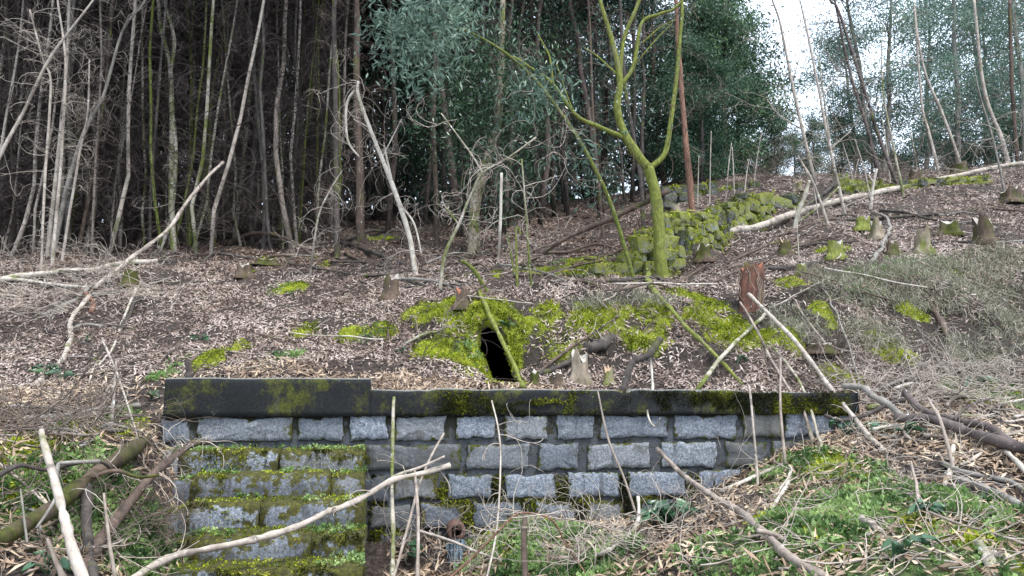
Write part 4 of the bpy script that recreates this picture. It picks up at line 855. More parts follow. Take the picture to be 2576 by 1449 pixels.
stick('fallen_pole', 'long pale pole lying level at the thicket foot', [(-20,712),(100,698),(200,686),(300,672),(395,660)], 12, 8, M['bone'], 'lie')
stick('fallen_pole', 'second pale pole converging with the long one at the thicket foot', [(-20,706),(80,714),(160,722),(225,727)], 9, 6, M['bone'], 'lie')
stick('snapped_pole', 'snapped pole propped high with its long top bent down to the ground', [(535,607),(548,500),(560,405)], 11, 8, M['pale'], 'up')
stick('fallen_pole', 'long pale snapped top slanting from the snapped pole down to the litter', [(560,407),(480,495),(425,575),(325,655),(240,724)], 6, 9, M['pale'], (15.4, 12.5), forks=[([(425,575),(400,640)], 7, 5, .5)], twigs=10)
stick('fallen_pole', 'weathered branch bundle end lying below the snapped pole', [(110,800),(180,760),(250,720),(300,690),(340,640)], 9, 6, M['grey'], 'lie', twigs=8)
stick('fallen_branch', 'bare arched branch curving over the litter behind the stumps', [(580,615),(630,588),(690,590),(740,610),(800,650)], 9, 5, M['brown'], 'span', twigs=4)
stick('fallen_branch', 'dark log lying in front of the stout brown trunk', [(860,615),(930,640),(1010,665),(1100,690),(1200,705)], 9, 6, M['dark'], 'lie')
stick('fallen_branch', 'dark branch lying along the top of the litter slope', [(400,662),(470,668),(560,650),(640,655)], 8, 5, M['dark'], 'lie', twigs=4)
stick('fallen_branch', 'dark bough lying across the flat below the dead tree', [(870,640),(960,680),(1060,690),(1160,712),(1300,700)], 8, 5, M['brown'], 'lie', twigs=5)
stick('fallen_branch', 'long grey bough on the flat near the mossy bank', [(980,705),(1090,712),(1220,730),(1330,715),(1480,705)], 6, 4, M['grey'], 'lie', twigs=5)
stick('fallen_branch', 'dark bough lying before the dry stone wall foot', [(1470,720),(1560,714),(1640,708),(1700,722),(1790,730)], 8, 4, M['dark'], 'lie', twigs=5)
stick('fallen_branch', 'dark root like branch lying on the litter above the wall', [(305,830),(325,800),(350,765),(358,755)], 9, 5, M['dark'], 'lie')
stick('fallen_branch', 'curled bark strip standing on the litter slope', [(228,790),(234,765),(226,742),(215,745)], 9, 4, M['redbrown'], 'lie')
stick('broken_pole', 'dark charred peg standing behind the raised end of the cap', [(481,960),(476,930),(470,905)], 12, 9, M['dark'], 'up')
# middle
stick('leaning_log', 'dark fallen trunk propped against the forked mossy tree', [(1312,672),(1424,600),(1559,540),(1682,480)], 9, 12, M['brown'], (13.2, 12.9), twigs=4)
stick('leaning_pole', 'mossy pole leaning in front of the adit mouth', [(1316,974),(1284,900),(1249,825),(1204,735)], 9, 8, M['mossy'], 'span')
stick('leaning_pole', 'short mossy stem above the adit, leaning the same way as the pole', [(1225,737),(1200,690),(1180,668),(1159,655)], 9, 6, M['green'], 'up')
stick('leaning_pole', 'curved mossy trunk arching down the bank with stringy twigs', [(1868,968),(1783,875),(1718,815),(1679,768),(1640,730),(1622,692)], 6, 13, M['mossy'], 'span', twigs=30, twm='twig', tl=.7)
stick('leaning_pole', 'bare pole crossing the arched mossy trunk', [(1753,982),(1818,895),(1888,825),(1928,785)], 9, 6, M['palemoss'], 'span')
stick('fallen_branch', 'dark hooked branch resting in a notch of the concrete cap', [(1556,992),(1572,965),(1582,930),(1597,908),(1629,897),(1645,880),(1662,853)], 14, 15, M['dark'], (6.95, 7.15))
stick('bark_strip', 'pale peeling bark ribbon hanging over the cap from the hooked branch', [(1634,895),(1643,975),(1629,1025),(1636,1060),(1650,1072),(1660,1052)], 6, 2, M['bone'], (7.15, 6.5), cat='bark')
stick('fallen_branch', 'thin dark branch lying down the mossy bank right of the adit', [(1330,960),(1420,890),(1500,835),(1560,805)], 6, 3, M['brown'], 'lie', twigs=6)
stick('fallen_branch', 'bundle of pale sticks under the turf lip left of the adit', [(1020,868),(1070,845),(1110,838),(1140,825)], 7, 4, M['palemoss'], 'lie', twigs=14, twm='twigpale')
stick('fallen_branch', 'charred log lying among the stumps behind the cap', [(1350,950),(1400,935),(1445,910)], 12, 8, M['dark'], 'lie')
stick('fallen_log', 'charred hollow log end above the pale stump', [(1480,890),(1515,880),(1545,862)], 30, 24, M['dark'], 'lie')
# in front of the wall
stick('fallen_branch', 'long pale branch with a mossy forked end lying across the steps', [(315,1470),(380,1425),(450,1395),(575,1370),(680,1345),(750,1325),(820,1290),(859,1275),(924,1245),(984,1210),(1059,1192),(1132,1172)], 18, 9, M['pale'], (4.35, 5.6), forks=[([(975,1213),(1000,1195),(1059,1175),(1119,1148)], 9, 7, .87), ([(1105,1182),(1128,1215),(1133,1245)], 4, 3, .97)], twigs=3)
stick('thin_stick', 'straight lichened stick standing against the wall beside the steps', [(989,1470),(989,1375),(987,1175),(991,1000)], 9, 6, M['palemoss'], (4.9, 5.9))
stick('thin_stick', 'twisted stick standing by the straight lichened stick', [(1049,1470),(1051,1300),(1044,1180)], 7, 5, M['stick'], (4.9, 5.5))
stick('thin_stick', 'slanting stick crossing behind the twisted stick', [(985,1470),(1024,1335),(1049,1235),(1079,1160),(1117,1090)], 6, 4, M['stick'], (4.9, 6.1))
stick('thin_stick', 'long thin vine stem rising before the middle of the wall', [(1225,1450),(1250,1325),(1259,1125),(1237,1008)], 4, 3, M['pale'], (5.0, 6.3), twigs=6, twm='twigpale')
stick('thin_stick', 'thin bowed rod leaning on the cap right of the vine', [(1599,1292),(1569,1200),(1529,1100),(1504,985)], 5, 3, M['stick'], (6.2, 6.6))
stick('thin_stick', 'pale curved root stick rising from the ground before the wall', [(1500,1402),(1530,1385),(1574,1360),(1604,1305),(1604,1248)], 9, 7, M['bone'], (5.3, 6.0))
stick('broken_pole', 'brown broken stake standing before the wall foot', [(1323,1475),(1317,1365),(1320,1297)], 17, 8, M['brown'], (4.8, 5.0))
stick('thin_stick', 'thin pale stick lying across the spout', [(1050,1335),(1120,1355),(1190,1385),(1260,1410)], 6, 4, M['pale'], (6.0, 5.3))
stick('fallen_branch', 'pale branch lying flat along the front ground', [(1150,1452),(1250,1432),(1380,1425),(1500,1405),(1560,1395)], 11, 7, M['stick'], 'lie', twigs=12)
stick('fallen_branch', 'reddish bramble cane arching before the vine stem', [(1130,1455),(1190,1400),(1250,1340),(1290,1300),(1330,1290),(1390,1310),(1430,1380),(1480,1450)], 5, 3, M['redbrown'], (4.6, 4.9), twigs=24, twm='twigpale', tl=.4)
# right slope and foreground
stick('leaning_pole', 'long pale pole leaning from the bank over the wall end', [(2222,1135),(2143,1045),(2078,960),(1998,855),(1933,790),(1883,740)], 10, 7, M['pale'], (6.3, 9.6))
stick('leaning_pole', 'thin brown pole leaning over the cap, left of the long pale pole', [(2045,1115),(2018,1025),(1998,1000),(1943,910),(1903,830),(1861,760)], 7, 4, M['stick'], (6.9, 9.6))
stick('leaning_pole', 'thin greenish pole leaning over the cap under the brown one', [(2064,1128),(2038,1025),(1998,940),(1938,865)], 7, 4, M['palemoss'], (6.9, 8.6))
stick('thin_stick', 'knotty upright stick before the end of the cap', [(1975,1170),(1963,1025),(1963,900)], 6, 4, M['stick'], (6.6, 7.2))
stick('thin_stick', 'straight pale stick standing before the wall right part', [(1906,1228),(1900,1125),(1885,970)], 5, 4, M['pale'], (6.4, 6.7))
stick('thin_stick', 'long whip leaning down the bank above the brush', [(2165,1008),(2133,935),(2038,815),(1973,725)], 5, 3, M['stick'], 'span')
stick('thin_stick', 'steep thin whip beside the long whip on the bank', [(2163,980),(2128,850),(2068,725)], 5, 3, M['grey'], 'span')
stick('fallen_log', 'thick smooth grey brown log of the brush heap, lowest', [(2250,1052),(2343,1055),(2443,1085),(2520,1108),(2640,1150)], 20, 28, M['purple'], (6.6, 5.6))
stick('fallen_log', 'curved grey brown log of the brush heap, upper fork', [(2280,990),(2318,1030),(2418,1060),(2498,1078),(2552,1128)], 15, 20, M['purple'], (7.1, 5.9), forks=[([(2400,1055),(2440,1020),(2500,1000)], 8, 5, .5)])
stick('fallen_log', 'bent grey branch over the far end of the cap', [(2120,972),(2170,975),(2198,995),(2240,1022),(2270,1050)], 12, 15, M['grey'], (7.3, 6.8))
stick('fallen_branch', 'dark branch lying against the wall end', [(2075,1045),(2120,1058),(2180,1045),(2240,1015),(2275,1005)], 7, 8, M['dark'], (6.8, 7.0))
stick('fallen_log', 'grey log with a cut end lying in the herbs', [(2400,1212),(2478,1238),(2530,1265),(2620,1320)], 17, 20, M['grey'], 'lie', cut=M['cut'])
stick('fallen_branch', 'twisted split branch with peeling bark running to the lower ground', [(1655,1128),(1718,1195),(1778,1238),(1868,1292),(1918,1338),(1978,1392),(2090,1462)], 8, 20, M['stick'], (6.3, 3.9), forks=[([(1905,1335),(1960,1350),(1995,1400),(2050,1450)], 14, 12, .72), ([(1790,1245),(1830,1300),(1870,1345)], 7, 5, .4)], twigs=12)
stick('fallen_branch', 'pale rod lying at the foot of the wall right part', [(1813,1242),(1913,1187),(1985,1168)], 8, 6, M['bone'], 'lie')
stick('fallen_branch', 'yellowish forked stick lying below the wall end', [(1933,1297),(1953,1225),(1998,1167),(2043,1137)], 9, 5, M['bone'], 'lie', forks=[([(1950,1245),(1990,1190),(1985,1170)], 5, 4, .3)])
stick('fallen_branch', 'brown pole lying head down on the bare bank', [(2435,972),(2413,915),(2383,855),(2338,770)], 8, 11, M['brown'], 'lie')
stick('fallen_branch', 'dark crooked branch crossing the brown pole on the bank', [(2263,938),(2303,882),(2353,835),(2378,790),(2393,750)], 6, 4, M['dark'], 'lie', twigs=8)
stick('thin_stick', 'upright bent stick in the herbs near the brush heap', [(2403,1190),(2368,1065),(2345,1020),(2333,1000)], 8, 5, M['stick'], (5.4, 5.9))
stick('fallen_branch', 'pale bent branch running down from the brush heap', [(2358,1280),(2372,1220),(2383,1175),(2400,1130),(2420,1080)], 9, 8, M['bone'], 'lie')
stick('fallen_branch', 'pale branch lying parallel below the smooth log', [(2440,1092),(2518,1150),(2600,1220)], 10, 10, M['bone'], 'lie')
stick('fallen_branch', 'grey branch lying across the herbs above the cut log', [(2370,1170),(2440,1195),(2510,1215),(2600,1260)], 10, 8, M['grey'], 'lie')
stick('fallen_branch', 'thin pale branch lying over the herbs', [(2380,1200),(2440,1180),(2500,1130),(2540,1080)], 7, 6, M['bone'], 'lie', twigs=6)
stick('fallen_branch', 'mossy rotten branch half sunk in the herbs', [(2035,1195),(2080,1182),(2130,1175),(2150,1168)], 13, 9, M['mossy'], 'lie', lift=.2)
stick('fallen_log', 'short pale rotten log piece in the herbs', [(2140,1305),(2175,1322),(2212,1345)], 17, 20, M['pale'], 'lie', lift=.3)
stick('fallen_log', 'pale barkless log end with a mossy back at the lower edge', [(2455,1370),(2475,1410),(2495,1470)], 22, 26, M['palemoss'], 'lie', lift=.3)
stick('fallen_log', 'pale short log pointing aside from the mossy log end', [(2478,1395),(2510,1410),(2550,1420)], 17, 14, M['pale'], 'lie', lift=.3)
stick('fallen_branch', 'curved thin cane over the herbs', [(2085,1300),(2110,1270),(2160,1275),(2230,1330),(2300,1400),(2330,1440)], 5, 3, M['stick'], 'lie', lift=3)
stick('fallen_branch', 'long thin stick lying on the front herbs', [(1960,1440),(2080,1435),(2200,1415),(2330,1420),(2450,1440)], 6, 4, M['pale'], 'lie', lift=1.5)
stick('fallen_branch', 'grey stick lying slanted on the front herbs', [(2040,1420),(2120,1375),(2200,1345)], 7, 5, M['grey'], 'lie', lift=1.2)
stick('thin_stick', 'short upright dark stick in the herbs', [(2315,1290),(2300,1210),(2292,1160)], 7, 4, M['stick'], (4.6, 4.8))
stick('fallen_pole', 'very long pale fallen pole with a sawn red end on the open slope', [(1796,622),(1900,585),(1998,550),(2128,512),(2318,472),(2518,442),(2640,440)], 19, 7, M['pale'], 'lie', cut=M['cutred'], lift=1.6)
stick('fallen_branch', 'dark straight branch lying under the long fallen pole', [(2128,560),(2260,552),(2380,540),(2470,528)], 7, 4, M['dark'], 'lie', lift=1.2)
stick('fallen_branch', 'dark thin branch lying lower on the open slope', [(1950,600),(2060,560),(2120,556)], 6, 4, M['brown'], 'lie')
stick('fallen_branch', 'short dark log lying beyond the red stump', [(1935,682),(1990,678),(2045,668),(2066,664)], 12, 9, M['dark'], 'lie')
stick('fallen_branch', 'pale curved branch arching on the open slope', [(2190,660),(2215,620),(2235,575),(2228,545),(2190,535)], 8, 5, M['grey'], 'span')
stick('fallen_branch', 'forked grey branch leaning towards the long fallen pole', [(2000,580),(2010,530),(2025,490),(2035,455)], 11, 6, M['palemoss'], 'up', forks=[([(2005,560),(2060,520),(2110,470)], 7, 4, .3)])
stick('fallen_branch', 'dark mossy branch reaching over the pale saplings', [(1990,540),(2060,495),(2100,460),(2105,450)], 7, 8, M['dark'], 'span', twigs=6)
for k_, (a, b_) in enumerate([((1780,720),(1960,650)),((1740,735),(1900,690)),((1840,660),(2020,600)),((1700,720),(1840,640)),((1950,640),(2150,590)),((1650,735),(1800,745)),((1560,735),(1690,730))]):
    stick('fallen_branch', 'bare dark branch in the brash between the terrace wall and the red stump', [a, ((a[0]+b_[0])/2, (a[1]+b_[1])/2-6), b_], 6, 3, M['brown'], 'lie', twigs=9, twm='twig', group='brash below the terrace wall')

Rh = random.Random(4)
for k_ in range(26):
    u = Rh.uniform(2160, 2560); v = Rh.uniform(985, 1110)+(u-2160)*.05; a = Rh.uniform(-.9, .5); L_ = Rh.uniform(60, 170); du, dv = math.cos(a)*L_, math.sin(a)*L_*.6
    mm = Rh.choice(['bone', 'grey', 'stick', 'pale']); stick('heap_branch', f"{dict(bone='bleached', grey='grey', stick='tan', pale='pale')[mm]} branch lying in the brush heap by the smooth logs", [(u, v), (u+du*.5, v+dv*.5+Rh.uniform(-10, 10)), (u+du, v+dv)], Rh.uniform(5, 9), Rh.uniform(3, 5), M[mm], 'lie', lift=Rh.uniform(1, 5), twigs=3, group='branches of the brush heap')
for k_ in range(22):
    u = Rh.uniform(-20, 300); v = Rh.uniform(1035, 1110); L_ = Rh.uniform(60, 160); dv = Rh.uniform(-12, 25)
    mm = Rh.choice(['dark', 'grey', 'stick', 'brown']); stick('heap_branch', f"{dict(dark='dark', grey='grey', stick='tan', brown='brown')[mm]} stick lying in the heap beside the green strip", [(u, v), (u+L_*.5, v+dv*.5+Rh.uniform(-6, 6)), (u+L_, v+dv)], Rh.uniform(4, 8), Rh.uniform(3, 5), M[mm], 'lie', lift=Rh.uniform(1, 4), twigs=2, group='sticks of the heap by the green strip')

for (u0, u1, v0, v1, n_, where, grp) in [(900, 1560, 640, 725, 22, 'on the flat between the dead tree and the terrace wall', 'boughs on the flat above the adit'), (-20, 260, 690, 840, 14, 'in the brash below the pale clump', 'boughs in the brash below the pale clump'), (1950, 2540, 510, 640, 14, 'on the open slope under the long fallen pole', 'boughs on the open slope'), (620, 900, 600, 670, 8, 'at the foot of the dark lichen trunk', 'boughs at the thicket foot')]:
    for k_ in range(n_):
        u = Rh.uniform(u0, u1); v = Rh.uniform(v0, v1); L_ = Rh.uniform(70, 220); a = Rh.uniform(-.3, .3); mm = Rh.choice(['dark', 'brown', 'grey', 'dark'])
        stick('fallen_bough', f"{dict(dark='blackish', brown='brown', grey='grey')[mm]} bough lying {where}", [(u, v), (u+L_*.35, v+a*L_*.3+Rh.uniform(-6, 6)), (u+L_*.7, v+a*L_*.7+Rh.uniform(-6, 6)), (u+L_, v+a*L_)], Rh.uniform(4, 8), Rh.uniform(2, 4), M[mm], 'lie', lift=Rh.uniform(.8, 2.2), twigs=4, twm='twig', group=grp)

# ------------------------------------------------------------------ stumps
def stump(u, v, w, h, label, barkm='stump', cutm='cut', seed=0, lean=(0, 0), jag=.17, roots=4):
    g_ = gp(u, v); s = g_[1]/FPX; r = w*s/2; ht = h*s; R = np.random.default_rng(seed+300); e = empty('stump', tuple(g_), label, 'stump')
    ns = 14; an = np.linspace(0, 2*np.pi, ns, endpoint=False); lob = 1+.14*np.sin(an*3+seed)+.1*R.normal(size=ns); V = []
    tj = R.normal(size=ns)*jag; lob = lob if roots else lob
    for k_, t in enumerate((-.25, 0, .15, .4, .7, .92, 1.0)):
        fl = 1+.6*np.exp(-max(t, 0)*7)*(1+.5*np.maximum(0, np.cos(an*roots+seed))) if roots else 1
        rr = r*lob*fl*(1 if t < .95 else .97); zz = ht*(t+(tj if t > .8 else 0)*(t > .8))
        V.append(np.stack([np.cos(an)*rr+lean[0]*ht*t, np.sin(an)*rr+lean[1]*ht*t, np.broadcast_to(zz, ns)], 1))
    V = np.concatenate(V); k = np.arange(ns); kk = (k+1) % ns; Q = np.concatenate([np.stack([q*ns+k, q*ns+kk, (q+1)*ns+kk, (q+1)*ns+k], -1) for q in range(6)])
    V = V+r*.08*np.stack([fbm(V*9/max(r, .05)*.1+seed, 2, 1), fbm(V*9/max(r, .05)*.1+seed, 2, 2), V[:, 0]*0], 1)
    mk('bark', V, Q, None, M[barkm], True, e)
    top = V[-ns:]; c = top.mean(0); ring = c+(top-c)*.55; ring[:, 2] -= ht*.03*R.random(ns)
    Vc = np.vstack([top, ring, c-(0, 0, ht*.05)]); Qc = np.stack([k, kk, ns+kk, ns+k], -1); Tc = np.stack([ns+k, ns+kk, np.full(ns, 2*ns)], -1)
    mk('cut_face', Vc, Qc, Tc, M[cutm], False, e)
    return e, r, ht
STUMPS = [(325,718,38,34,'low rotten stump with a hollow face at the thicket foot'),(612,697,34,30,'mossy footed stump standing alone on the litter slope','stump','cutgrey'),(673,668,44,14,'broad flat sawn stump on the litter slope','stump','cutgrey'),
 (982,752,40,50,'tall dark stump with moss at the edge of the mossy bank','stump','cutgrey'),(1163,775,28,40,'upright mossy stump with a splintered top above the adit','stump','cutred'),(1460,960,38,66,'pale weathered stump right behind the cap','stumppale','cutgrey'),(1400,968,30,26,'small low stump beside the pale weathered one','stump','cutgrey'),(1345,968,20,28,'thin dark stub behind the cap','stump','cutgrey'),
 (1530,968,22,40,'split slim stump near the hooked branch','stumppale','cut'),(2100,652,36,36,'round mossy stump on the open slope','mossy','cutgrey'),(2172,578,32,30,'mossy stump under the dark straight branch','mossy','cutgrey'),(2325,635,34,52,'pale stump with split sides on the open slope','stumppale','cutgrey'),(2388,592,36,36,'rounded brown stump on the open slope','stump','cutgrey'),
 (2480,612,42,56,'tall dark stump with long roots on the open slope','stump','cutgrey'),(2545,512,44,32,'dark mossy stump below the crest end','stump','cutgrey'),(1975,640,30,32,'small split stump near the long pole','stump','cut'),(2015,690,22,24,'small mossy stump beyond the red stump','mossy','cutgrey'),(2305,462,26,34,'dark stump on the crest above the low wall','stump','cutgrey'),
 (2415,440,34,30,'broad dark stump on the crest under the trees','stump','cutgrey'),(1700,560,32,30,'sawn pale stump on the terrace wall','stumppale','cut'),(2205,600,26,40,'thin pale stump near the arching branch','stumppale','cutgrey'),(2245,640,26,34,'small dark stump below the thin pale one','stump','cutgrey'),(2060,890,60,20,'flat rotten stump in the bank above the cap end','stump','cutgrey'),(1770,655,30,34,'dim stump at the foot of the terrace wall','stump','cutgrey'),(2120,470,30,26,'mossy stump behind the pale saplings','mossy','cutgrey'),(2010,480,20,22,'pale splintered stump by the end of the terrace wall','stumppale','cut')]
for k_, q in enumerate(STUMPS): stump(*q, seed=k_)
e, r_, h_ = stump(1885, 768, 58, 92, 'tall torn stump with bare red wood on top of the bank', 'stumpred', 'cutred', 77, (.1, 0), .16, 0)
R = np.random.default_rng(5); mb = MB()
for k_ in range(7):
    a = R.uniform(3.6, 5.6); x0 = math.cos(a)*r_*1.1; y0 = math.sin(a)*r_*1.1; q = [(x0+R.normal()*.03, y0*(1+.3*t), h_*(1-t)) for t in np.linspace(0, 1, 6)]; mb.add(*tube(np.array(q)+R.normal(size=(6, 3))*.012, .004, 4, False))
V, Q, T = mb.get(); o = mk('root_fibres', V, Q, T, M['roots'], True, e); o['kind'] = 'stuff'

# ------------------------------------------------------------------ broad leaved plants
def broad(name, label, u, v, n, size, seed, cat='plant', group=None):
    g_ = gp(u, v); R = np.random.default_rng(seed); e = empty(name, tuple(g_), label, cat, group)
    for k_ in range(n):
        a = R.uniform(0, 6.28); tip = np.array([math.cos(a), math.sin(a)*.7, 0])*size*R.uniform(.5, 1.3)+np.array([0, -.04, size*R.uniform(.6, 1.5)])
        V, Q, T = tube(smooth_line([(0, 0, -.02), tip*.5+np.array([0, 0, size*.25]), tip], 5), .004, 4, False); stk_ = mk('stalk', V, Q, T, M['arum'], True, e, {'rnd': np.full(len(V), .6)})
        d = unit(np.array([math.cos(a), math.sin(a)-.5, R.uniform(-.7, .1)])); s = unit(np.cross(d, (R.normal()*.3, -.5, 1))); nr = np.cross(s, d); L = size*R.uniform(.8, 1.4); W = L*.62
        prof = [(-.22, .30), (-.05, .48), (.2, .5), (.5, .38), (.8, .16), (1, 0)]; ctr = [(-.0, 0)]+[(x, 0) for x, w in prof[1:]]
        Vl = []
        for x, w in prof: Vl += [tip+d*L*x+s*W*w+nr*W*.14, tip+d*L*max(x, 0)-nr*.0+nr*(-.25*L*max(x, 0)**2), tip+d*L*x-s*W*w+nr*W*.14]
        Ql = []
        for i in range(5): Ql += [(i*3, i*3+3, i*3+4, i*3+1), (i*3+1, i*3+4, i*3+5, i*3+2)]
        mk('leaf', np.array(Vl), Ql, None, M['arum'], True, stk_, {'rnd': np.full(18, R.uniform(.1, .9))})
for q in [('arum_plant','cluster of arrow shaped green leaves on the litter by the S shaped branch',125,950,9,.13,1),('arum_plant','second lower leaf cluster just beside the S shaped branch',160,962,4,.12,2),('arum_plant','small blue green leaf plant on the litter above the cap',505,862,6,.10,3),('arum_plant','tiny bright plant higher on the litter slope',215,862,4,.08,4),
 ('leafy_plant','dark glossy leaved plant at the wall foot near the pale root stick',1690,1310,14,.16,5),('leafy_plant','second dark glossy plant in front of the first at the wall foot',1640,1330,8,.15,6),('arum_plant','broad leaves growing beside the wall end',2130,1100,9,.15,7),('arum_plant','low leafy patch between the wall end and the brush heap',2220,1095,10,.12,8),('arum_plant','low leafy patch under the smooth log',2270,1100,7,.12,9),
 ('arum_plant','upright tongue leaves at the foot of the straight lichened stick',1025,1420,4,.17,10),('arum_plant','single plant on the mossy bank above the cap',1855,920,3,.12,11),('arum_plant','blue green leaves below the bare bank',2455,990,6,.16,12),('arum_plant','pale green plant on the green strip by the wall corner',380,1010,4,.08,13),('arum_plant','small plant on the mossy shelf left of the adit',1010,890,4,.08,14),('arum_plant','big green leaf at the lower ground between logs and stake',120,1445,3,.09,15),('arum_plant','small plant above the raised cap end',700,900,5,.07,16),
 ('fern','small fern tuft on the rim of the adit',1277,835,9,.09,17),('arum_plant','glossy leaf plant among the front herbs',2270,1400,7,.10,18),('arum_plant','green plant beside the pale log end',2330,1300,7,.09,19)]: broad(q[0], q[1], q[2], q[3], int(q[4]*1.5), q[5]*.62, q[6])

# ------------------------------------------------------------------ ground cover scattered by area over the hillside
tri = np.concatenate([tq[:, [0, 1, 2]], tq[:, [0, 2, 3]]]); A3 = tv[tri]; cr = np.cross(A3[:, 1]-A3[:, 0], A3[:, 2]-A3[:, 0]); area = np.linalg.norm(cr, axis=1)/2; fn = unit(cr); fcen = A3.mean(1)
fu, fv = proj(fcen); okv = (fcen[:, 1] > 2.4) & (fu > -500) & (fu < 3080) & (fcen[:, 1] < 34) & (fv < 1640)
tw_ = (fcen[:, :2]-WA)@WD; sw_ = (fcen[:, :2]-WA)@WN
okv &= ~((tw_ > -.05) & (tw_ < WLEN) & (sw_ > -.04) & (sw_ < .42)) & ~((tw_ > .08-sw_*.42) & (tw_ < 1.9) & (sw_ > -1.8) & (sw_ < .1))
fmo = mo[tri].mean(1); fgr = gr[tri].mean(1); fso = so[tri].mean(1); fy = fcen[:, 1]
def scatter(n, w, R):
    w = np.where(okv, area*w, 0); cdf = np.cumsum(w); i = np.searchsorted(cdf, R.random(n)*cdf[-1]); i = np.minimum(i, len(tri)-1)
    a = np.sqrt(R.random(n)); b_ = R.random(n); t = A3[i]
    return t[:, 0]*(1-a)[:, None]+t[:, 1]*(a*(1-b_))[:, None]+t[:, 2]*(a*b_)[:, None], fn[i], i
def litter(name, label, n, w, L, W, mat, seed, lift=.012, tilt=.35):
    R = np.random.default_rng(seed); p, nm, i = scatter(n, w, R); nn = unit(nm+R.normal(size=(n, 3))*tilt); d = unit(np.cross(nn, R.normal(size=(n, 3)))); s = np.cross(nn, d)
    far = 1+np.clip((p[:, 1]-10)/22, 0, 1.2); l = (L*R.choice([.45, .7, 1.0, 1.3, 1.6], n)*R.uniform(.8, 1.2, n)*far)[:, None]; wd = (W*R.uniform(.7, 1.3, n)*far)[:, None]; p = p+nm*(lift*R.random(n))[:, None]+nm*.006
    cv = (R.normal(size=n)*.16)[:, None]*l
    V = np.stack([p-d*l*.5+nn*cv*.5, p+s*wd*.5+nn*wd*.2-nn*cv*.2, p+d*l*.5+nn*cv*.5, p-s*wd*.5+nn*wd*.2-nn*cv*.2], 1).reshape(-1, 3)
    return tag(mk(name, V, np.arange(4*n).reshape(n, 4), None, mat, True, None, {'rnd': np.repeat(np.clip(R.beta(1.7, 1.7, n)+.28*fbm(p*1.6, 3, 63), 0, 1), 4)}), label, 'leaf litter', kind='stuff')
dl = np.where(fy < 7.2, .5, 1.0)*np.exp(-np.maximum(fy-9, 0)/6.0)*np.where((fy > 15) & (fcen[:, 0] < 3), .35, 1)
bare = np.clip(1-.88*sst(fmo, .25, .7)-.35*sst(fgr, .3, .9), .05, 1)*(1-.75*fso)
patchy = .2+1.3*np.clip(fbm(fcen*1.3, 4, 31)*1.1+.5, 0, 1.2)
litter('leaf_litter', 'pinkish brown dead leaves carpeting the slope above the wall', 190000, dl*bare*patchy*np.where(fy < 7.0, .1, 1), .07, .0165, M['litter'], 1)
litter('leaf_litter', 'tan sickle leaves strewn over the lower foreground', 24000, np.where(fy < 7.6, 1, 0)*np.clip(bare, .35, 1)*patchy, .10, .018, M['littertan'], 2, .03)
litter('leaf_litter', 'brown leaves under the trees', 26000, np.where(fy > 14, 1, 0)*np.exp(-np.maximum(fy-15, 0)/8)*patchy*np.where(fcen[:, 0] > 4.5, .25, 1), .12, .03, M['litter_shaded'], 3)  # shade of the forest floor is painted in by the darker leaf colour
def tufts(name, label, P0, N0, n3, L, W, mat, seed, cat, sp=.9, rnd=None):
    R = np.random.default_rng(seed); n = len(P0)*n3; p = np.repeat(P0, n3, 0)+R.normal(size=(n, 3))*L*.3; d = unit(np.repeat(N0, n3, 0)+R.normal(size=(n, 3))*sp)
    V, Q = leafquads(p, d, L*R.uniform(.5, 1.4, n), W*R.uniform(.6, 1.4, n), R)
    b_ = np.repeat(np.clip(.5+.85*fbm(P0*5, 4, seed % 60), 0, 1), n3) if rnd is None else rnd
    return tag(mk(name, V, Q, None, mat, True, None, {'rnd': np.repeat(np.clip(b_+R.normal(size=n)*.18, 0, 1), 4)}), label, cat, kind='stuff')
R = np.random.default_rng(21)
p, nm, i = scatter(27000, sst(fmo+.25*fbm(fcen*4, 3, 91), .25, .8)*np.exp(-np.maximum(fy-9, 0)/9), R); tufts('moss', 'bright yellow green moss cushions on the banks', p-nm*.006, unit(nm+np.array([0, -.2, .3])), 4, .030, .012, M['moss'], 22, 'moss')
p, nm, i = scatter(3600, np.where(fy < 8, 1, .5)*sst(fgr, .2, .8)*np.clip(.15+1.6*fbm(fcen*2.3, 3, 41), 0, 1.5)*np.exp(-np.maximum(fy-7, 0)/4), R); tufts('green_herbs', 'low bright green herbs between the fallen sticks', p+nm*.015, unit(nm+np.array([0, 0, .8])), 9, .038, .021, M['herb'], 23, 'herbs', 1.1)
p, nm, i = scatter(2600, np.where(fy < 7, 1, 0)*sst(fgr, .2, .8), R); tufts('green_herbs', 'tiny dark green leaves creeping over the foreground', p+nm*.01, nm, 9, .02, .017, M['herb'], 24, 'herbs', 1.2)
# dry grass draped over the open bank
gmask = np.zeros(len(fcen))
for (u, v, ru, rv) in [(2250,690,130,40),(2380,680,140,50),(2520,660,120,50),(2150,740,110,50),(2480,740,130,50),(2080,700,70,30),(2330,760,130,60),(2540,830,90,60),(2000,820,70,60),(2200,840,90,60),(1600,765,120,18),(1480,770,60,16),(2450,900,90,50)]:
    c = Gw(u, v); s = c[1]/FPX; gmask = np.maximum(gmask, np.clip(1.3-((fcen[:, 0]-c[0])/(ru*s))**2-((fcen[:, 2]-c[2])/(rv*s))**2-((fcen[:, 1]-c[1])/1.4)**2, 0, 1))
p, nm, i = scatter(6500, gmask, R); n = len(p); d0 = unit(nm*.8+R.normal(size=(n, 3))*.5+np.array([0, -.3, .2])); d1 = unit(d0+np.array([0, -.5, -1.3])+R.normal(size=(n, 3))*.4); L = (.13*R.uniform(.5, 1.5, n))[:, None]
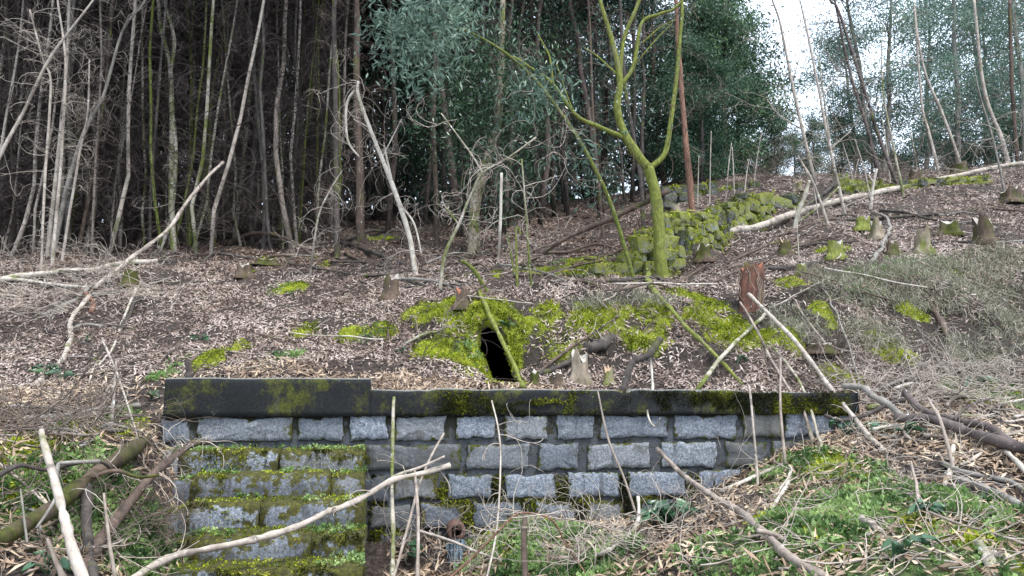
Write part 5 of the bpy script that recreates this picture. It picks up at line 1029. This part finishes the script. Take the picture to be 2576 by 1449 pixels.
s = unit(np.cross(d0, R.normal(size=(n, 3))))*.004; V = np.stack([p-s, p+s, p+d0*L+s*.8, p+d0*L-s*.8, p+d0*L+d1*L+s*.2, p+d0*L+d1*L-s*.2], 1).reshape(-1, 3); k = np.arange(n)*6
tag(mk('dry_grass', V, np.concatenate([np.stack([k, k+1, k+2, k+3], -1), np.stack([k+3, k+2, k+4, k+5], -1)]), None, M['drygrass'], True, None, {'rnd': np.repeat(R.random(n), 6)}), 'dry greyish grass draped over the open bank', 'grass', kind='stuff')
# moss, herbs on the steps and the cap
SP = []; SN = []; TP = []; TN = []
for (a, b_, dep, zb, zt_, mn) in stepbox:
    w = np.linalg.norm(b_-a)
    for _ in range(int(120*w)):
        t = R.random(); q = a+(b_-a)*t; s = R.random()**2*.4
        SP.append((q[0]+WN[0]*.01, q[1]+WN[1]*.01, zt_-s*(zt_-zb)*1.0)); SN.append((-WN[0], -WN[1], .1))
    for _ in range(int(150*w)):
        t = R.random(); q = a+(b_-a)*t; s = .02+R.random()*(dep-.06); TP.append((q[0]+WN[0]*s, q[1]+WN[1]*s, zt_+.004)); TN.append((0, -.2, 1))
SP = np.array(SP); SN = np.array(SN); TP = np.array(TP); TN = np.array(TN)
keep = fbm(SP*5, 3, 71) > .0; tufts('moss', 'olive moss hanging on the step fronts', SP[keep], SN[keep], 6, .03, .012, M['mossdk'], 25, 'moss')
keep = fbm(TP*3, 3, 73) > -.1; tufts('moss', 'yellow moss on the step treads', TP[keep], TN[keep], 5, .018, .009, M['moss'], 26, 'moss')
keep = fbm(TP*3.5, 3, 75) > .22; tufts('green_herbs', 'small green herbs growing on the step treads', TP[keep]+(0, 0, .01), TN[keep], 8, .024, .014, M['herb'], 27, 'herbs', 1.1)
CPm = []
for _ in range(9000):
    u = R.uniform(985, 2140); v = R.uniform(984, 1040); CPm.append(wallP(u, v, .03))
CPm = np.array(CPm); keep = fbm(CPm*np.array([2.2, 2.2, 5]), 3, 81)+.25*(CPm[:, 0] > .5) >-.05; tufts('moss', 'olive green moss coating the face of the concrete cap', CPm[keep], np.tile((-WN[0], -WN[1], 0), (keep.sum(), 1)), 4, .016, .008, M['mossdk'], 28, 'moss')
JP = []
for _ in range(9000):
    u = R.uniform(930, 1900); v = R.uniform(1195, 1400); JP.append(wallP(u, v, -.012))
JP = np.array(JP); inb = np.zeros(len(JP), bool); ju, jv = proj(JP)
for r, (v0, v1, bl) in enumerate(COURSES):
    for (u0, u1) in bl: inb |= (ju > u0+3) & (ju < u1-3) & (jv > v0+shift(u0)*(1+.35*r)+3) & (jv < v1+shift(u0)*(1+.35*r)-3)
JP = JP[~inb & (fbm(JP*4, 2, 83) > -.3)]; tufts('moss', 'dark moss filling the lower joints of the wall', JP, np.tile((-WN[0], -WN[1], 0), (len(JP), 1)), 5, .03, .012, M['mossdk'], 29, 'moss')
ST = np.concatenate([c+np.stack([R.uniform(-.5, .5, 34)*w, -.12+R.normal(size=34)*.05, R.uniform(-.1, .55, 34)*h], 1) for c, w, h in STONES]); keep = fbm(ST*2.5, 3, 95) > -.15
tufts('moss', 'yellowish moss fuzz on the dry stone walls', ST[keep], np.tile((0, -.5, .7), (keep.sum(), 1)), 4, .05, .022, M['moss'], 33, 'moss')
# adit rim moss
k = np.repeat(np.arange(len(out0)), 60); t = R.random(len(k))[:, None]; kk = (k+1) % len(out0); f = R.random(len(k))[:, None]*.72
rp = (rings[0][k]*(1-t)+rings[0][kk]*t)*(1-f)+(rings[2][k]*(1-t)+rings[2][kk]*t)*f
tufts('moss', 'shaggy bright moss round the adit mouth', rp+np.array([0, -.02, 0]), np.tile((0, -.8, .2), (len(rp), 1)), 7, .04, .015, M['moss'], 30, 'moss')
# twig litter, brush heaps, root tangles
def brush(name, label, pts, n, L, curl, mat, seed, rad=.0045, sub=2, flat=True, droop=.35):
    R = np.random.default_rng(seed); mb = arcs(R, pts, n, L, curl, droop, rad, 6, sub); V, Q, T = mb.get()
    if flat: V[:, 2] = np.maximum(V[:, 2], H(V[:, 0], V[:, 1])+.004)
    return tag(mk(name, V, Q, T, mat, True), label, 'twigs', kind='stuff')
def region(u0, u1, v0, v1, n, R, lift=.03): return [gp(R.uniform(u0, u1), R.uniform(v0, v1))+np.array([0, 0, R.uniform(0, lift)]) for _ in range(n)]
brush('brushwood', 'heap of fine grey twigs over the end of the wall', region(2100,2576,955,1060,60,R,.25), 260, .7, 1.5, M['twigpale'], 41, .005)
brush('brushwood', 'heap of fine twigs on the bank above the cap end', region(1900,2350,860,990,50,R,.15), 130, .6, 1.6, M['twig'], 42, .004)
brush('brushwood', 'heap of dark sticks and twigs beside the green strip', region(-20,330,1040,1120,50,R,.12), 170, .6, 1.2, M['twig'], 43, .005)
brush('root_tangle', 'tangle of pale rootlets between the brown log and the steps', [P(R.uniform(340, 430), R.uniform(1240, 1430), 4.9+R.uniform(-.2, .3)) for _ in range(60)], 150, .22, 1.4, M['twig'], 44, .0025, flat=False)
brush('brushwood', 'tangle of curly pale twigs before the wall foot', region(1000,1700,1350,1449,60,R,.2), 170, .45, 2.6, M['twigpale'], 45, .003)
brush('twig_litter', 'loose twigs strewn over the foreground herbs', region(1700,2576,1120,1449,120,R), 240, .35, 1.0, M['twigpale'], 46, .004, 1)
brush('twig_litter', 'loose twigs strewn over the lower ground by the logs', region(-20,380,1120,1449,80,R), 170, .4, 1.2, M['twig'], 47, .004, 1)
brush('twig_litter', 'loose twigs strewn over the litter slope', region(-20,1200,660,970,160,R), 260, .5, .8, M['twigdark'], 48, .005, 1)
brush('twig_litter', 'loose twigs strewn over the open slope', region(1650,2576,480,740,160,R), 300, .6, .9, M['twig'], 49, .006, 1)
brush('twig_litter', 'grey brash twigs at the thicket foot', region(-20,420,640,800,80,R,.1), 260, .9, 1.2, M['twigpale'], 50, .006, 1)
brush('root_fringe', 'dry roots hanging from the turf lip of the bank', [Gw(R.uniform(1440, 1760), R.uniform(752, 785)) for _ in range(60)], 220, .25, .6, M['roots'], 51, .0035, 1, False, 2.2)
# loose sticks one can count
SV = []
for s in range(8):
    R8 = np.random.default_rng(700+s); n = 7; pts = np.stack([np.linspace(-.5, .5, n), np.cumsum(R8.normal(size=n))*.035, np.abs(np.cumsum(R8.normal(size=n)))*.012], 1); a = tube(smooth_line(pts, 14), np.linspace(.011, .006, 14), 5, True, .15, s)
    o = mk('stem', *a, mat=[st_, gy, M['bone'], M['brown'], M['pale'], dk, st_, M['pale']][s]); COL.objects.unlink(o); stash.append(o); SV.append(o)
COLN = ['tan', 'grey', 'bleached', 'brown', 'pale', 'dark', 'tan', 'pale']
R = random.Random(99)
for (reg, cnt, where, sc_) in [((-20,420,680,960), 16, 'on the litter slope below the thicket', 1.0), ((420,1050,640,930), 20, 'on the litter above the raised cap end', .9), ((1650,2560,500,740), 34, 'on the open slope below the crest', 1.2), ((1740,2560,1130,1440), 34, 'among the foreground herbs', .55), ((-10,350,1100,1430), 14, 'on the lower ground among the logs', .6), ((1060,1600,1390,1448), 10, 'on the ground before the wall', .5), ((950,1650,690,760), 14, 'on the flat above the adit', 1.0)]:
    for k_ in range(cnt):
        g_ = gp(R.uniform(reg[0], reg[1]), R.uniform(reg[2], reg[3])); i = R.randrange(8); e = empty('loose_stick', tuple(g_+np.array([0, 0, .012])), f'loose {COLN[i]} stick lying {where}', 'stick', f'loose sticks {where}')
        eps = .15; az = R.uniform(0, 6.28); dx, dy = math.cos(az), math.sin(az); s = sc_*R.uniform(.5, 1.4); zz = float(H(g_[0]+dx*.3*s, g_[1]+dy*.3*s)-H(g_[0]-dx*.3*s, g_[1]-dy*.3*s))/(.6*s)
        e.rotation_euler = (0, -math.atan(zz), az); e.scale = (s, s, s); dupe(SV[i], e)
